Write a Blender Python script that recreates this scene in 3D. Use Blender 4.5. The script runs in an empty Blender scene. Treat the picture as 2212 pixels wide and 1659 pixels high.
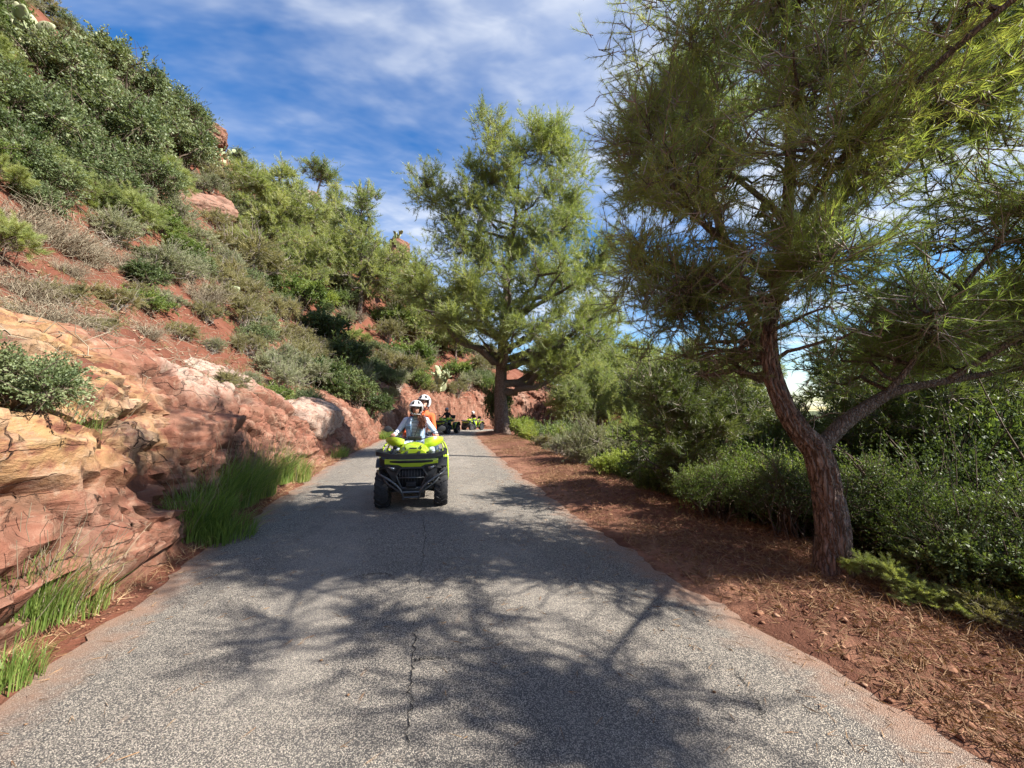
import bpy, bmesh, math, random
import numpy as np
from mathutils import Vector, Matrix

SC = bpy.context.scene
COL = SC.collection
# ------------------------------------------------------------------ camera
CAM_H = 1.55
PITCH = math.radians(3.82)
cam_d = bpy.data.cameras.new('camera')
cam_d.sensor_width = 36.0
cam_d.lens = 13.52
cam_d.clip_start = 0.05
cam_d.clip_end = 5000
cam = bpy.data.objects.new('camera', cam_d)
COL.objects.link(cam)
cam.location = (0, 0, CAM_H)
cam.rotation_euler = (math.radians(90) + PITCH, 0, 0)
SC.camera = cam
# ------------------------------------------------------------------ sun, sky, exposure
SUN_EL = math.radians(39)
SUN_AZ = np.array([0.972, -0.235])            # horizontal direction towards the sun
SUN_AZ = SUN_AZ / np.linalg.norm(SUN_AZ)
to_sun = Vector((SUN_AZ[0] * math.cos(SUN_EL), SUN_AZ[1] * math.cos(SUN_EL), math.sin(SUN_EL)))
sd = bpy.data.lights.new('sun', 'SUN')
sd.energy = 5.0
sd.angle = math.radians(0.53)
sd.color = (1.0, 0.95, 0.87)
sun = bpy.data.objects.new('sun', sd)
COL.objects.link(sun)
sun.rotation_euler = to_sun.to_track_quat('Z', 'Y').to_euler()
sun.location = (30, -10, 40)

W = bpy.data.worlds.new('World')
SC.world = W
W.use_nodes = True
wn, wl = W.node_tree.nodes, W.node_tree.links
wn.clear()
w_out = wn.new('ShaderNodeOutputWorld')
w_bg = wn.new('ShaderNodeBackground')
w_sky = wn.new('ShaderNodeTexSky')
w_sky.sky_type = 'NISHITA'
w_sky.sun_disc = False
w_sky.sun_elevation = SUN_EL
w_sky.sun_rotation = math.atan2(SUN_AZ[0], SUN_AZ[1])
w_sky.air_density = 1.1
w_sky.dust_density = 0.25
w_sky.ozone_density = 2.2
w_sky.altitude = 300
w_tc = wn.new('ShaderNodeTexCoord')
w_sep = wn.new('ShaderNodeSeparateXYZ')
wl.new(w_tc.outputs['Generated'], w_sep.inputs[0])
def wmath(op, a, b=None, clamp=False):
    n = wn.new('ShaderNodeMath'); n.operation = op; n.use_clamp = clamp
    for i, v in enumerate((a, b)):
        if v is None: continue
        if isinstance(v, (int, float)): n.inputs[i].default_value = v
        else: wl.new(v, n.inputs[i])
    return n.outputs[0]
zc = wmath('ADD', wmath('MAXIMUM', w_sep.outputs[2], 0.0), 0.12)
cu = wmath('DIVIDE', w_sep.outputs[0], zc)
cv = wmath('DIVIDE', w_sep.outputs[1], zc)
w_comb = wn.new('ShaderNodeCombineXYZ')
wl.new(cu, w_comb.inputs[0]); wl.new(cv, w_comb.inputs[1])
def wnoise(scale, detail, rough, dist, loc, rot=0.0, sxy=(1, 1)):
    mp = wn.new('ShaderNodeMapping')
    mp.inputs['Location'].default_value = loc
    mp.inputs['Rotation'].default_value = (0, 0, rot)
    mp.inputs['Scale'].default_value = (sxy[0], sxy[1], 1)
    wl.new(w_comb.outputs[0], mp.inputs[0])
    n = wn.new('ShaderNodeTexNoise')
    n.inputs['Scale'].default_value = scale
    n.inputs['Detail'].default_value = detail
    n.inputs['Roughness'].default_value = rough
    n.inputs['Distortion'].default_value = dist
    wl.new(mp.outputs[0], n.inputs['Vector'])
    return n.outputs['Fac']
def wramp(fac, a, b):
    r = wn.new('ShaderNodeMapRange'); r.interpolation_type = 'SMOOTHSTEP'
    r.inputs['From Min'].default_value = a; r.inputs['From Max'].default_value = b
    wl.new(fac, r.inputs['Value'])
    return r.outputs[0]
c_veil = wramp(wnoise(0.62, 6, 0.58, 0.7, (5.4, 10.7, 0), 0.6, (0.8, 1.7)), 0.37, 0.68)      # thin sheets
c_puff = wramp(wnoise(7.0, 4, 0.5, 0.3, (1.3, 4.2, 0), 0.5, (0.8, 1.5)), 0.34, 0.74)       # small dapples
c_amt = wmath('ADD', wmath('MULTIPLY', c_veil, wmath('ADD', wmath('MULTIPLY', c_puff, 0.50), 0.48)), 0.01, clamp=True)
w_mix = wn.new('ShaderNodeMix'); w_mix.data_type = 'RGBA'
wl.new(c_amt, w_mix.inputs['Factor'])
w_gam = wn.new('ShaderNodeHueSaturation')
w_gam.inputs['Saturation'].default_value = 1.42
w_gam.inputs['Hue'].default_value = 0.507
wl.new(w_sky.outputs[0], w_gam.inputs['Color'])
wl.new(w_gam.outputs[0], w_mix.inputs[6])
w_mix.inputs[7].default_value = (4.9, 5.1, 5.4, 1)
wl.new(w_mix.outputs[2], w_bg.inputs[0])
w_bg.inputs[1].default_value = 0.08
wl.new(w_bg.outputs[0], w_out.inputs[0])

SC.view_settings.view_transform = 'Standard'
SC.view_settings.look = 'None'
SC.view_settings.exposure = 1.42
SC.view_settings.gamma = 1.0
SC.view_settings.use_curve_mapping = False
SC.render.engine = 'CYCLES'
cy = SC.cycles
cy.max_bounces = 6
cy.diffuse_bounces = 3
cy.glossy_bounces = 2
cy.transmission_bounces = 4
cy.transparent_max_bounces = 6
cy.caustics_reflective = False
cy.caustics_refractive = False
cy.sample_clamp_indirect = 6.0
cy.use_denoising = True

# ------------------------------------------------------------------ pixel rays (photo shown at 2212 x 1659)
FPX = 831.0
_f = np.array([0, math.cos(PITCH), math.sin(PITCH)])
_u = np.array([0, -math.sin(PITCH), math.cos(PITCH)])
_r = np.array([1.0, 0, 0])
EYE = np.array([0, 0, CAM_H])
def ray(u, v):
    return _r * ((u - 1106) / FPX) + _u * ((829.5 - v) / FPX) + _f
def at(u, v, y):
    """point seen at picture position (u, v) that lies y metres ahead"""
    d = ray(u, v)
    return EYE + d * (y / d[1])
def gnd(u, v, z=0.0):
    d = ray(u, v)
    return EYE + d * ((z - CAM_H) / d[2])
# ------------------------------------------------------------------ numpy noise
def _hash(ix, iy, iz, seed):
    h = (ix.astype(np.int64) * 374761393 + iy.astype(np.int64) * 668265263 + iz.astype(np.int64) * 2147483647 + seed * 974634777) & 0xFFFFFFFF
    h = ((h ^ (h >> 13)) * 1274126177) & 0xFFFFFFFF
    h = ((h ^ (h >> 16)) * 2246822519) & 0xFFFFFFFF
    h = h ^ (h >> 15)
    return (h & 0xFFFFFF) / float(0xFFFFFF)
def vnoise(p, seed=0):
    p = np.asarray(p, dtype=np.float64)
    i = np.floor(p).astype(np.int64); f = p - i
    f = f * f * f * (f * (f * 6 - 15) + 10)
    out = 0
    for dx in (0, 1):
        wx = f[..., 0] if dx else 1 - f[..., 0]
        for dy in (0, 1):
            wy = f[..., 1] if dy else 1 - f[..., 1]
            for dz in (0, 1):
                wz = f[..., 2] if dz else 1 - f[..., 2]
                out = out + wx * wy * wz * _hash(i[..., 0] + dx, i[..., 1] + dy, i[..., 2] + dz, seed)
    return out * 2 - 1
def fbm(p, octaves=4, seed=0, lac=2.03, gain=0.5):
    p = np.asarray(p, dtype=np.float64)
    a, s, t = 1.0, 0.0, 0.0
    for o in range(octaves):
        s = s + a * vnoise(p, seed + o * 17); t += a
        p = p * lac + 3.17; a *= gain
    return s / t
def voro(p, seed=0, tilt=False):
    """F1, F2 and a random number per cell"""
    p = np.asarray(p, dtype=np.float64)
    i = np.floor(p).astype(np.int64); f = p - i
    F1 = np.full(p.shape[:-1], 9.0); F2 = F1.copy(); cid = np.zeros(p.shape[:-1]); til = np.zeros(p.shape[:-1])
    for dx in (-1, 0, 1):
        for dy in (-1, 0, 1):
            for dz in (-1, 0, 1):
                a, b, c = i[..., 0] + dx, i[..., 1] + dy, i[..., 2] + dz
                q = np.stack([_hash(a, b, c, seed) + dx, _hash(a, b, c, seed + 1) + dy, _hash(a, b, c, seed + 2) + dz], -1)
                d = np.sqrt(((q - f) ** 2).sum(-1))
                near = d < F1
                F2 = np.where(near, F1, np.minimum(F2, d))
                cid = np.where(near, _hash(a, b, c, seed + 5), cid)
                if tilt:
                    w = (q - f); pl = w[..., 0] * (_hash(a, b, c, seed + 6) - 0.5) + w[..., 1] * (_hash(a, b, c, seed + 7) - 0.5) + w[..., 2] * (_hash(a, b, c, seed + 9) - 0.5)
                    til = np.where(near, pl, til)
                F1 = np.where(near, d, F1)
    return (F1, F2, cid, til) if tilt else (F1, F2, cid)
def sstep(a, b, x):
    t = np.clip((np.asarray(x, float) - a) / (b - a), 0, 1)
    return t * t * (3 - 2 * t)
def unit(v):
    v = np.asarray(v, float)
    return v / np.maximum(np.linalg.norm(v, axis=-1, keepdims=True), 1e-9)
# ------------------------------------------------------------------ mesh helpers
def mesh_np(name, V, F, mat=None, smooth=False, attrs=None, mat_idx=None):
    """V (n,3); F one index array (m,k) or a list of such arrays"""
    V = np.ascontiguousarray(V, dtype=np.float32)
    Fs = [np.asarray(f, dtype=np.int32) for f in (F if isinstance(F, list) else [F]) if len(f)]
    me = bpy.data.meshes.new(name)
    me.vertices.add(len(V)); me.vertices.foreach_set('co', V.ravel())
    loops = np.concatenate([f.ravel() for f in Fs])
    counts = np.concatenate([np.full(len(f), f.shape[1], np.int32) for f in Fs])
    starts = np.concatenate([[0], np.cumsum(counts)[:-1]]).astype(np.int32)
    me.loops.add(len(loops)); me.loops.foreach_set('vertex_index', loops)
    me.polygons.add(len(counts)); me.polygons.foreach_set('loop_start', starts)
    if smooth: me.polygons.foreach_set('use_smooth', np.ones(len(counts), bool))
    mats = mat if isinstance(mat, (list, tuple)) else [mat]
    for m in mats:
        if m is not None: me.materials.append(m)
    if mat_idx is not None: me.polygons.foreach_set('material_index', np.asarray(mat_idx, np.int32))
    for k, (dom, arr) in (attrs or {}).items():
        arr = np.asarray(arr, np.float32)
        if arr.ndim == 1:
            a = me.attributes.new(k, 'FLOAT', dom); a.data.foreach_set('value', arr)
        else:
            if arr.shape[1] == 3: arr = np.concatenate([arr, np.ones((len(arr), 1), np.float32)], 1)
            a = me.attributes.new(k, 'FLOAT_COLOR', dom); a.data.foreach_set('color', arr.ravel())
    me.update(calc_edges=True)
    me.validate(clean_customdata=False)
    return me
def link(name, data, parent=None, label=None, cat=None, group=None, kind=None, loc=None, rot=None, scale=None):
    o = bpy.data.objects.new(name, data)
    COL.objects.link(o)
    if parent is not None: o.parent = parent
    if label: o['label'] = label
    if cat: o['category'] = cat
    if group: o['group'] = group
    if kind: o['kind'] = kind
    if loc is not None: o.location = loc
    if rot is not None: o.rotation_euler = rot
    if scale is not None: o.scale = scale if hasattr(scale, '__len__') else (scale,) * 3
    return o
def dup(root, label=None, group=None, loc=None, rot=None, scale=None):
    r = root.copy(); COL.objects.link(r)
    if label: r['label'] = label
    if group: r['group'] = group
    if loc is not None: r.location = loc
    if rot is not None: r.rotation_euler = rot
    if scale is not None: r.scale = scale if hasattr(scale, '__len__') else (scale,) * 3
    for ch in root.children:
        c = ch.copy(); COL.objects.link(c); c.parent = r
        for g in ch.children:
            d = g.copy(); COL.objects.link(d); d.parent = c
    return r
class MB:
    """collects vertices and faces, then becomes one mesh"""
    def __init__(s): s.V = []; s.F = {}; s.n = 0
    def add(s, V, F):
        V = np.asarray(V, float).reshape(-1, 3); s.V.append(V)
        for f in (F if isinstance(F, list) else [F]):
            f = np.asarray(f, int)
            if len(f): s.F.setdefault(f.shape[1], []).append(f + s.n)
        s.n += len(V); return s
    def data(s):
        return np.concatenate(s.V), [np.concatenate(v) for v in s.F.values()]
    def build(s, name, mat, parent=None, smooth=True, bevel=0, **kw):
        V, F = s.data()
        me = mesh_np(name, V, F, mat, smooth)
        if bevel:
            bm = bmesh.new(); bm.from_mesh(me)
            bmesh.ops.bevel(bm, geom=[e for e in bm.edges if e.is_manifold and e.calc_face_angle(0) > 0.5], offset=bevel, segments=2, affect='EDGES', profile=0.6)
            bm.to_mesh(me); bm.free()
        if smooth:
            try: me.set_sharp_from_angle(angle=math.radians(38))
            except Exception: pass
        return link(name, me, parent, **kw)
def frame_along(P):
    """tangent, side and up vectors along a polyline"""
    P = np.asarray(P, float)
    T = unit(np.gradient(P, axis=0))
    ref = np.array([0, 0, 1.0]) if abs(T[0][2]) < 0.9 else np.array([1.0, 0, 0])
    S = np.zeros_like(P); s = unit(np.cross(T[0], ref))
    for i in range(len(P)):
        s = unit(s - T[i] * np.dot(s, T[i])); S[i] = s
    return T, S, np.cross(T, S)
def tube(P, R, sides=8, cap=True):
    P = np.asarray(P, float); n = len(P)
    R = np.broadcast_to(np.asarray(R, float), (n,))
    T, S, U = frame_along(P)
    a = np.linspace(0, 2 * np.pi, sides, endpoint=False)
    V = P[:, None, :] + R[:, None, None] * (np.cos(a)[None, :, None] * S[:, None, :] + np.sin(a)[None, :, None] * U[:, None, :])
    V = V.reshape(-1, 3)
    i = np.arange(n - 1)[:, None] * sides; j = np.arange(sides)[None, :]; k = (j + 1) % sides
    F = np.stack([i + j, i + k, i + k + sides, i + j + sides], -1).reshape(-1, 4)
    Fs = [F]
    if cap:
        V = np.concatenate([V, P[:1], P[-1:]])
        c0, c1 = n * sides, n * sides + 1; j = np.arange(sides); k = (j + 1) % sides
        Fs.append(np.concatenate([np.stack([k, j, np.full(sides, c0)], -1), np.stack([j + (n - 1) * sides, k + (n - 1) * sides, np.full(sides, c1)], -1)]))
    return V, Fs
def smooth_path(pts, n=24):
    """Catmull-Rom through pts; extra columns (radius) are carried along"""
    P = np.asarray(pts, float)
    Q = np.concatenate([2 * P[:1] - P[1:2], P, 2 * P[-1:] - P[-2:-1]])
    t = np.linspace(0, len(P) - 1 - 1e-6, n); i = t.astype(int); f = (t - i)[:, None]
    a, b, c, d = Q[i], Q[i + 1], Q[i + 2], Q[i + 3]
    return 0.5 * (2 * b + (c - a) * f + (2 * a - 5 * b + 4 * c - d) * f ** 2 + (3 * b - a - 3 * c + d) * f ** 3)
def box(c, s, rot=None):
    c = np.asarray(c, float); s = np.asarray(s, float) / 2
    V = np.array([[x, y, z] for x in (-1, 1) for y in (-1, 1) for z in (-1, 1)], float) * s
    if rot is not None: V = V @ np.array(Matrix.Rotation(rot[1], 3, rot[0])).T
    F = np.array([[0, 1, 3, 2], [4, 6, 7, 5], [0, 4, 5, 1], [2, 3, 7, 6], [0, 2, 6, 4], [1, 5, 7, 3]])
    return V + c, F
def prism(poly, y0, y1, axis=1):
    """a polygon (two coordinates) pushed along an axis"""
    poly = np.asarray(poly, float); n = len(poly)
    def mk(y):
        o = np.zeros((n, 3)); ax = [a for a in (0, 1, 2) if a != axis]
        o[:, ax[0]] = poly[:, 0]; o[:, ax[1]] = poly[:, 1]; o[:, axis] = y
        return o
    V = np.concatenate([mk(y0), mk(y1)])
    j = np.arange(n); k = (j + 1) % n
    return V, [np.stack([j, k, k + n, j + n], -1), j[None, ::-1], (j + n)[None, :]]
def loft(rings, close=True, cap=True):
    R = np.asarray(rings, float); m, n = R.shape[:2]
    V = R.reshape(-1, 3); i = np.arange(m - 1)[:, None] * n
    j = np.arange(n if close else n - 1)[None, :]; k = (j + 1) % n
    F = [np.stack([i + j, i + k, i + k + n, i + j + n], -1).reshape(-1, 4)]
    if cap and close: F += [np.arange(n)[None, ::-1], (np.arange(n) + (m - 1) * n)[None, :]]
    return V, F
def ellipsoid(c, r, nu=16, nv=10):
    a = np.linspace(0, 2 * np.pi, nu, endpoint=False); b = np.linspace(-np.pi / 2 + 0.08, np.pi / 2 - 0.08, nv)
    rings = [[(c[0] + r[0] * np.cos(q) * np.cos(p), c[1] + r[1] * np.cos(q) * np.sin(p), c[2] + r[2] * np.sin(q)) for p in a] for q in b]
    return loft(rings)
# ------------------------------------------------------------------ materials
class NT:
    def __init__(s, name):
        s.m = bpy.data.materials.new(name); s.m.use_nodes = True
        s.t = s.m.node_tree; s.t.nodes.clear()
        s.out = s.n('ShaderNodeOutputMaterial')
    def n(s, typ, **kw):
        o = s.t.nodes.new(typ)
        for k, v in kw.items(): setattr(o, k, v)
        return o
    def l(s, a, b): s.t.links.new(a, b)
    def put(s, inp, v):
        if v is None: return
        if hasattr(v, 'is_output') or isinstance(v, bpy.types.NodeSocket): s.l(v, inp)
        else:
            if isinstance(v, tuple) and len(v) == 3 and inp.type == 'RGBA': v = (*v, 1)
            inp.default_value = v
    def math(s, op, a, b=None, c=None, clamp=False):
        o = s.n('ShaderNodeMath', operation=op, use_clamp=clamp)
        for i, v in enumerate((a, b, c)): s.put(o.inputs[i], v)
        return o.outputs[0]
    def mix(s, f, a, b, blend='MIX'):
        o = s.n('ShaderNodeMix', data_type='RGBA', blend_type=blend)
        s.put(o.inputs['Factor'], f); s.put(o.inputs[6], a); s.put(o.inputs[7], b)
        return o.outputs[2]
    def noise(s, vec, scale, detail=4, rough=0.55, dist=0.0):
        o = s.n('ShaderNodeTexNoise')
        if vec is not None: s.l(vec, o.inputs['Vector'])
        o.inputs['Scale'].default_value = scale; o.inputs['Detail'].default_value = detail
        o.inputs['Roughness'].default_value = rough; o.inputs['Distortion'].default_value = dist
        return o.outputs['Fac']
    def voro(s, vec, scale, feature='F1', out='Distance', rand=1.0):
        o = s.n('ShaderNodeTexVoronoi', feature=feature)
        if vec is not None: s.l(vec, o.inputs['Vector'])
        o.inputs['Scale'].default_value = scale; o.inputs['Randomness'].default_value = rand
        return o.outputs[out]
    def step(s, v, a, b):
        o = s.n('ShaderNodeMapRange', interpolation_type='SMOOTHSTEP')
        s.put(o.inputs['Value'], v); o.inputs['From Min'].default_value = a; o.inputs['From Max'].default_value = b
        return o.outputs[0]
    def ramp(s, f, stops):
        o = s.n('ShaderNodeValToRGB'); e = o.color_ramp.elements
        while len(e) < len(stops): e.new(0.5)
        for q, (p, c) in zip(e, stops): q.position = p; q.color = (*c, 1)
        s.put(o.inputs[0], f); return o.outputs[0]
    def attr(s, name, out='Fac'):
        o = s.n('ShaderNodeAttribute'); o.attribute_name = name
        return o.outputs[out]
    def obj(s): return s.n('ShaderNodeTexCoord').outputs['Object']
    def pos(s): return s.n('ShaderNodeNewGeometry').outputs['Position']
    def scaled(s, vec, sc, rot=(0, 0, 0)):
        o = s.n('ShaderNodeMapping'); s.l(vec, o.inputs[0]); o.inputs['Scale'].default_value = sc; o.inputs['Rotation'].default_value = rot
        return o.outputs[0]
    def bump(s, h, strength=0.5, dist=0.02, normal=None):
        o = s.n('ShaderNodeBump'); o.inputs['Strength'].default_value = strength; o.inputs['Distance'].default_value = dist
        s.l(h, o.inputs['Height'])
        if normal is not None: s.l(normal, o.inputs['Normal'])
        return o.outputs[0]
    def pbr(s, color, rough=0.6, metal=0.0, spec=0.4, normal=None, **kw):
        o = s.n('ShaderNodeBsdfPrincipled')
        s.put(o.inputs['Base Color'], color); s.put(o.inputs['Roughness'], rough); s.put(o.inputs['Metallic'], metal)
        s.put(o.inputs['Specular IOR Level'], spec)
        if normal is not None: s.l(normal, o.inputs['Normal'])
        for k, v in kw.items(): s.put(o.inputs[k.replace('_', ' ')], v)
        return o.outputs[0]
    def done(s, shader):
        s.l(shader, s.out.inputs[0]); return s.m
def leaf_mat(name, stops, transl=0.35, rough=0.5, spec=0.35, k=1.0):
    """stops: colours met along the per-leaf random number"""
    t = NT(name)
    ds = 0.22                                        # scrub and pine greens are muted
    stops = [(q, tuple(min(0.6, k * (v * (1 - ds) + ds * (0.25 * c[0] + 0.65 * c[1] + 0.1 * c[2])) * w) for v, w in zip(c, (1.08, 1.0, 0.80)))) for q, c in stops]
    rnd = t.attr('rnd')
    orn = t.n('ShaderNodeObjectInfo').outputs['Random']
    f = t.math('ADD', t.math('MULTIPLY', rnd, 0.8), t.math('MULTIPLY', orn, 0.2))
    c = t.ramp(f, stops)
    p = t.pbr(c, rough, 0, spec)
    tr = t.n('ShaderNodeBsdfTranslucent')
    t.l(t.mix(1.0, c, (1.15, 1.2, 0.55), 'MULTIPLY'), tr.inputs[0])
    mx = t.n('ShaderNodeMixShader'); mx.inputs[0].default_value = transl
    t.l(p, mx.inputs[1]); t.l(tr.outputs[0], mx.inputs[2])
    return t.done(mx.outputs[0])
def plain(name, color, rough=0.5, metal=0.0, spec=0.4, wear=0.25, scale=14, bump=0.0):
    """paint, plastic, cloth: a little dirt and unevenness on one colour"""
    t = NT(name); p = t.obj()
    nz = t.noise(p, scale, 5, 0.6)
    c = t.mix(t.math('MULTIPLY', t.step(nz, 0.45, 0.75), wear), color, tuple(0.55 * x + 0.05 for x in color))
    r = t.math('ADD', t.math('MULTIPLY', nz, 0.25), rough - 0.12)
    nm = t.bump(t.noise(p, scale * 9, 3), bump, 0.004) if bump else None
    return t.done(t.pbr(c, r, metal, spec, nm))
# ================================================================== terrain
PATH = np.array([(4.4, -14), (1.75, -5.5), (0.25, 0), (-0.35, 2), (-0.98, 4.2), (-1.67, 6.9), (-2.12, 8.9), (-3.0, 13), (-3.95, 18.5),
                 (-4.7, 23.5), (-5.0, 28), (-4.3, 33), (-1.8, 38), (2.2, 41.5), (8, 44.5), (16, 47), (30, 50)], float)
CL = smooth_path(PATH, 700)
_ds = np.concatenate([[0], np.cumsum(np.linalg.norm(np.diff(CL, axis=0), axis=1))])
S0 = np.interp(0.0, CL[:, 1], _ds)                       # station 0 lies beside the camera
CS = _ds - S0
_sg = np.arange(CS[0], CS[-1], 0.1)
CL = np.stack([np.interp(_sg, CS, CL[:, 0]), np.interp(_sg, CS, CL[:, 1])], -1); CS = _sg
CT = unit(np.gradient(CL, axis=0)); CN = np.stack([-CT[:, 1], CT[:, 0]], -1)       # CN points to the left (hill) side
def half_w(s): return np.interp(s, [-20, 5, 12, 25, 60], [2.22, 2.22, 2.4, 2.45, 2.45])
def road_z(s): return -0.0016 * np.maximum(np.asarray(s, float) - 20, 0) ** 1.9 * (np.asarray(s) < 400)
def locate(x, y):
    """station and signed lateral distance (left positive) of points"""
    x = np.asarray(x, float); y = np.asarray(y, float); sh = x.shape
    P = np.stack([x.ravel(), y.ravel()], -1); s = np.zeros(len(P)); l = np.zeros(len(P))
    C = CL[::5]; N = CN[::5]; SS = CS[::5]; T = CT[::5]
    for a in range(0, len(P), 20000):
        q = P[a:a + 20000]
        d = ((q[:, None, :] - C[None]) ** 2).sum(-1); k = d.argmin(1)
        v = q - C[k]
        along = (v * T[k]).sum(-1)
        inside = (k > 0) & (k < len(C) - 1)
        s[a:a + 20000] = SS[k] + np.where(inside, along, along)
        side = np.sign((v * N[k]).sum(-1)); l[a:a + 20000] = np.where(inside, np.sqrt(d[np.arange(len(q)), k]) * side, (v * N[k]).sum(-1))
    return s.reshape(sh), l.reshape(sh)
def xy(s, lat):
    s = np.asarray(s, float)
    cx = np.interp(s, CS, CL[:, 0]); cy_ = np.interp(s, CS, CL[:, 1]); nx = np.interp(s, CS, CN[:, 0]); ny = np.interp(s, CS, CN[:, 1])
    n = np.sqrt(nx * nx + ny * ny)
    return cx + nx / n * lat, cy_ + ny / n * lat
_pt = np.array([-1, 0.0, 0.30, 0.52, 0.68, 0.95, 1.4, 2.1, 3.3, 5.0, 8.0, 12, 20, 30, 40, 55, 80])
_pz = np.array([-0.06, -0.01, 0.05, 0.30, 0.95, 1.55, 1.95, 2.30, 3.05, 4.5, 8.2, 13.4, 23.6, 35.6, 45, 53, 58])
def bank_gain(s):
    """how tall the rock step beside the road is along the road"""
    return np.interp(s, [-12, -2, 2, 5, 8, 11, 13.5, 16, 20, 26, 32, 40, 60], [1.0, 1.1, 1.12, 1.08, 0.98, 0.86, 0.62, 0.8, 1.0, 1.25, 1.7, 2.0, 2.0])
def hill_h(s, t):
    """height of the left slope above the road, t metres out from the asphalt edge"""
    t = np.asarray(t, float); s = np.asarray(s, float)
    wob = 0.35 * fbm(np.stack([s * 0.33, s * 0 + 4.1, s * 0], -1), 3, 5)
    tt = np.where(t > 0.2, np.maximum(t - wob * np.minimum(1, (t - 0.2) * 1.5), 0.2), t)
    z = np.interp(tt, _pt, _pz)
    low = np.clip(tt / 2.1, 0, 1)
    g = bank_gain(s)
    z = np.where(tt < 2.1, z * g, z + 2.3 * (g - 1))
    far = np.interp(s, [-15, 0, 8, 16, 26, 34, 40, 46, 52, 60, 75], [1.02, 1.0, 0.98, 0.95, 0.90, 0.84, 0.70, 0.45, 0.25, 0.12, 0.08])
    z = np.where(tt > 3.0, 3.0 + (z - 3.0) * far, z)
    p = np.stack([s, t, s * 0], -1)
    amp = np.clip((t - 1.2) / 8, 0, 1)
    z = z + amp * (1.5 * fbm(p * 0.11, 3, 2) + 0.8 * fbm(p * 0.33, 3, 9)) + np.clip((t - 0.3), 0, 1) * 0.16 * fbm(p * 0.9, 3, 11)
    return z + road_z(s)
def right_h(s, t):
    t = np.asarray(t, float); s = np.asarray(s, float)
    p = np.stack([s, t, s * 0 + 3], -1)
    z = np.interp(t, [-1, -0.05, 0.12, 0.5, 1.2, 1.9, 3.0, 5, 10, 18, 30, 60, 110, 170, 260], [-0.06, -0.03, 0.012, 0.04, 0.10, 0.10, -0.25, -1.0, -2.6, -4.2, -5.0, -4.0, 1, 9, 12])
    z = z + np.clip(t * 1.2, 0, 1) * (0.06 * fbm(p * 1.3, 4, 21) + 0.02 * fbm(p * 6, 3, 22)) + np.clip((t - 1) / 6, 0, 1) * 0.5 * fbm(p * 0.3, 3, 23)
    return z + road_z(np.minimum(s, 40))
def ground_z(x, y):
    s, l = locate(np.asarray(x, float), np.asarray(y, float))
    hw = half_w(s)
    return np.where(l > hw, hill_h(s, l - hw), np.where(l < -hw, right_h(s, -l - hw), road_z(s)))
def hit_many(U, Vv, start=2.0, far=90, steps=80):
    D = np.array([ray(u, v) for u, v in zip(U, Vv)]); D = D / D[:, 1:2]
    ys = start * (far / start) ** np.linspace(0, 1, steps)
    P = EYE + D[:, None, :] * ys[None, :, None]
    g = P[..., 2] - ground_z(P[..., 0], P[..., 1])
    k = np.argmax(g < 0, axis=1); i = np.arange(len(D)); okk = (g[i, k] < 0) & (k > 0)
    k0 = np.maximum(k - 1, 0); f = g[i, k0] / (g[i, k0] - g[i, k] + 1e-9)
    return P[i, k0] + (P[i, k] - P[i, k0]) * f[:, None], okk
def hit(u, v, start=1.5, far=140):
    """where the sight line through picture position (u, v) meets the ground"""
    d = ray(u, v); d = d / d[1]
    for ys in (start * (far / start) ** np.linspace(0, 1, 120), None):
        if ys is None: ys = np.linspace(lo, hi, 14)
        P = EYE + d * ys[:, None]
        g = P[:, 2] - ground_z(P[:, 0], P[:, 1])
        k = np.argmax(g < 0)
        if g[k] >= 0: return None
        if k == 0: return P[0]
        lo, hi = ys[k - 1], ys[k]
    f = g[k - 1] / (g[k - 1] - g[k] + 1e-9)
    return P[k - 1] + (P[k] - P[k - 1]) * f
# ---- materials of the ground
def mat_soil():
    t = NT('red_soil'); p = t.pos()
    n1 = t.noise(p, 0.9, 6, 0.6); n2 = t.noise(p, 7, 6, 0.65); n3 = t.noise(p, 45, 4, 0.7)
    c = t.ramp(n1, [(0.25, (0.155, 0.056, 0.034)), (0.5, (0.205, 0.080, 0.050)), (0.75, (0.25, 0.122, 0.082))])
    c = t.mix(t.math('MULTIPLY', t.step(n2, 0.5, 0.72), 0.55), c, (0.12, 0.062, 0.042))
    c = t.mix(t.math('MULTIPLY', t.step(n3, 0.58, 0.75), 0.5), c, (0.33, 0.215, 0.155))
    st = t.voro(p, 11, 'F1', 'Distance')
    c = t.mix(t.math('MULTIPLY', t.step(st, 0.22, 0.12), 0.6), c, (0.30, 0.18, 0.13))
    h = t.math('ADD', t.math('MULTIPLY', n2, 0.8), t.math('ADD', t.math('MULTIPLY', n3, 0.35), t.math('MULTIPLY', t.step(st, 0.3, 0.05), 0.3)))
    c = t.mix(1.0, c, (0.78, 0.74, 0.72), 'MULTIPLY')
    return t.done(t.pbr(c, 0.95, 0, 0.15, t.bump(h, 0.9, 0.08)))
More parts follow.
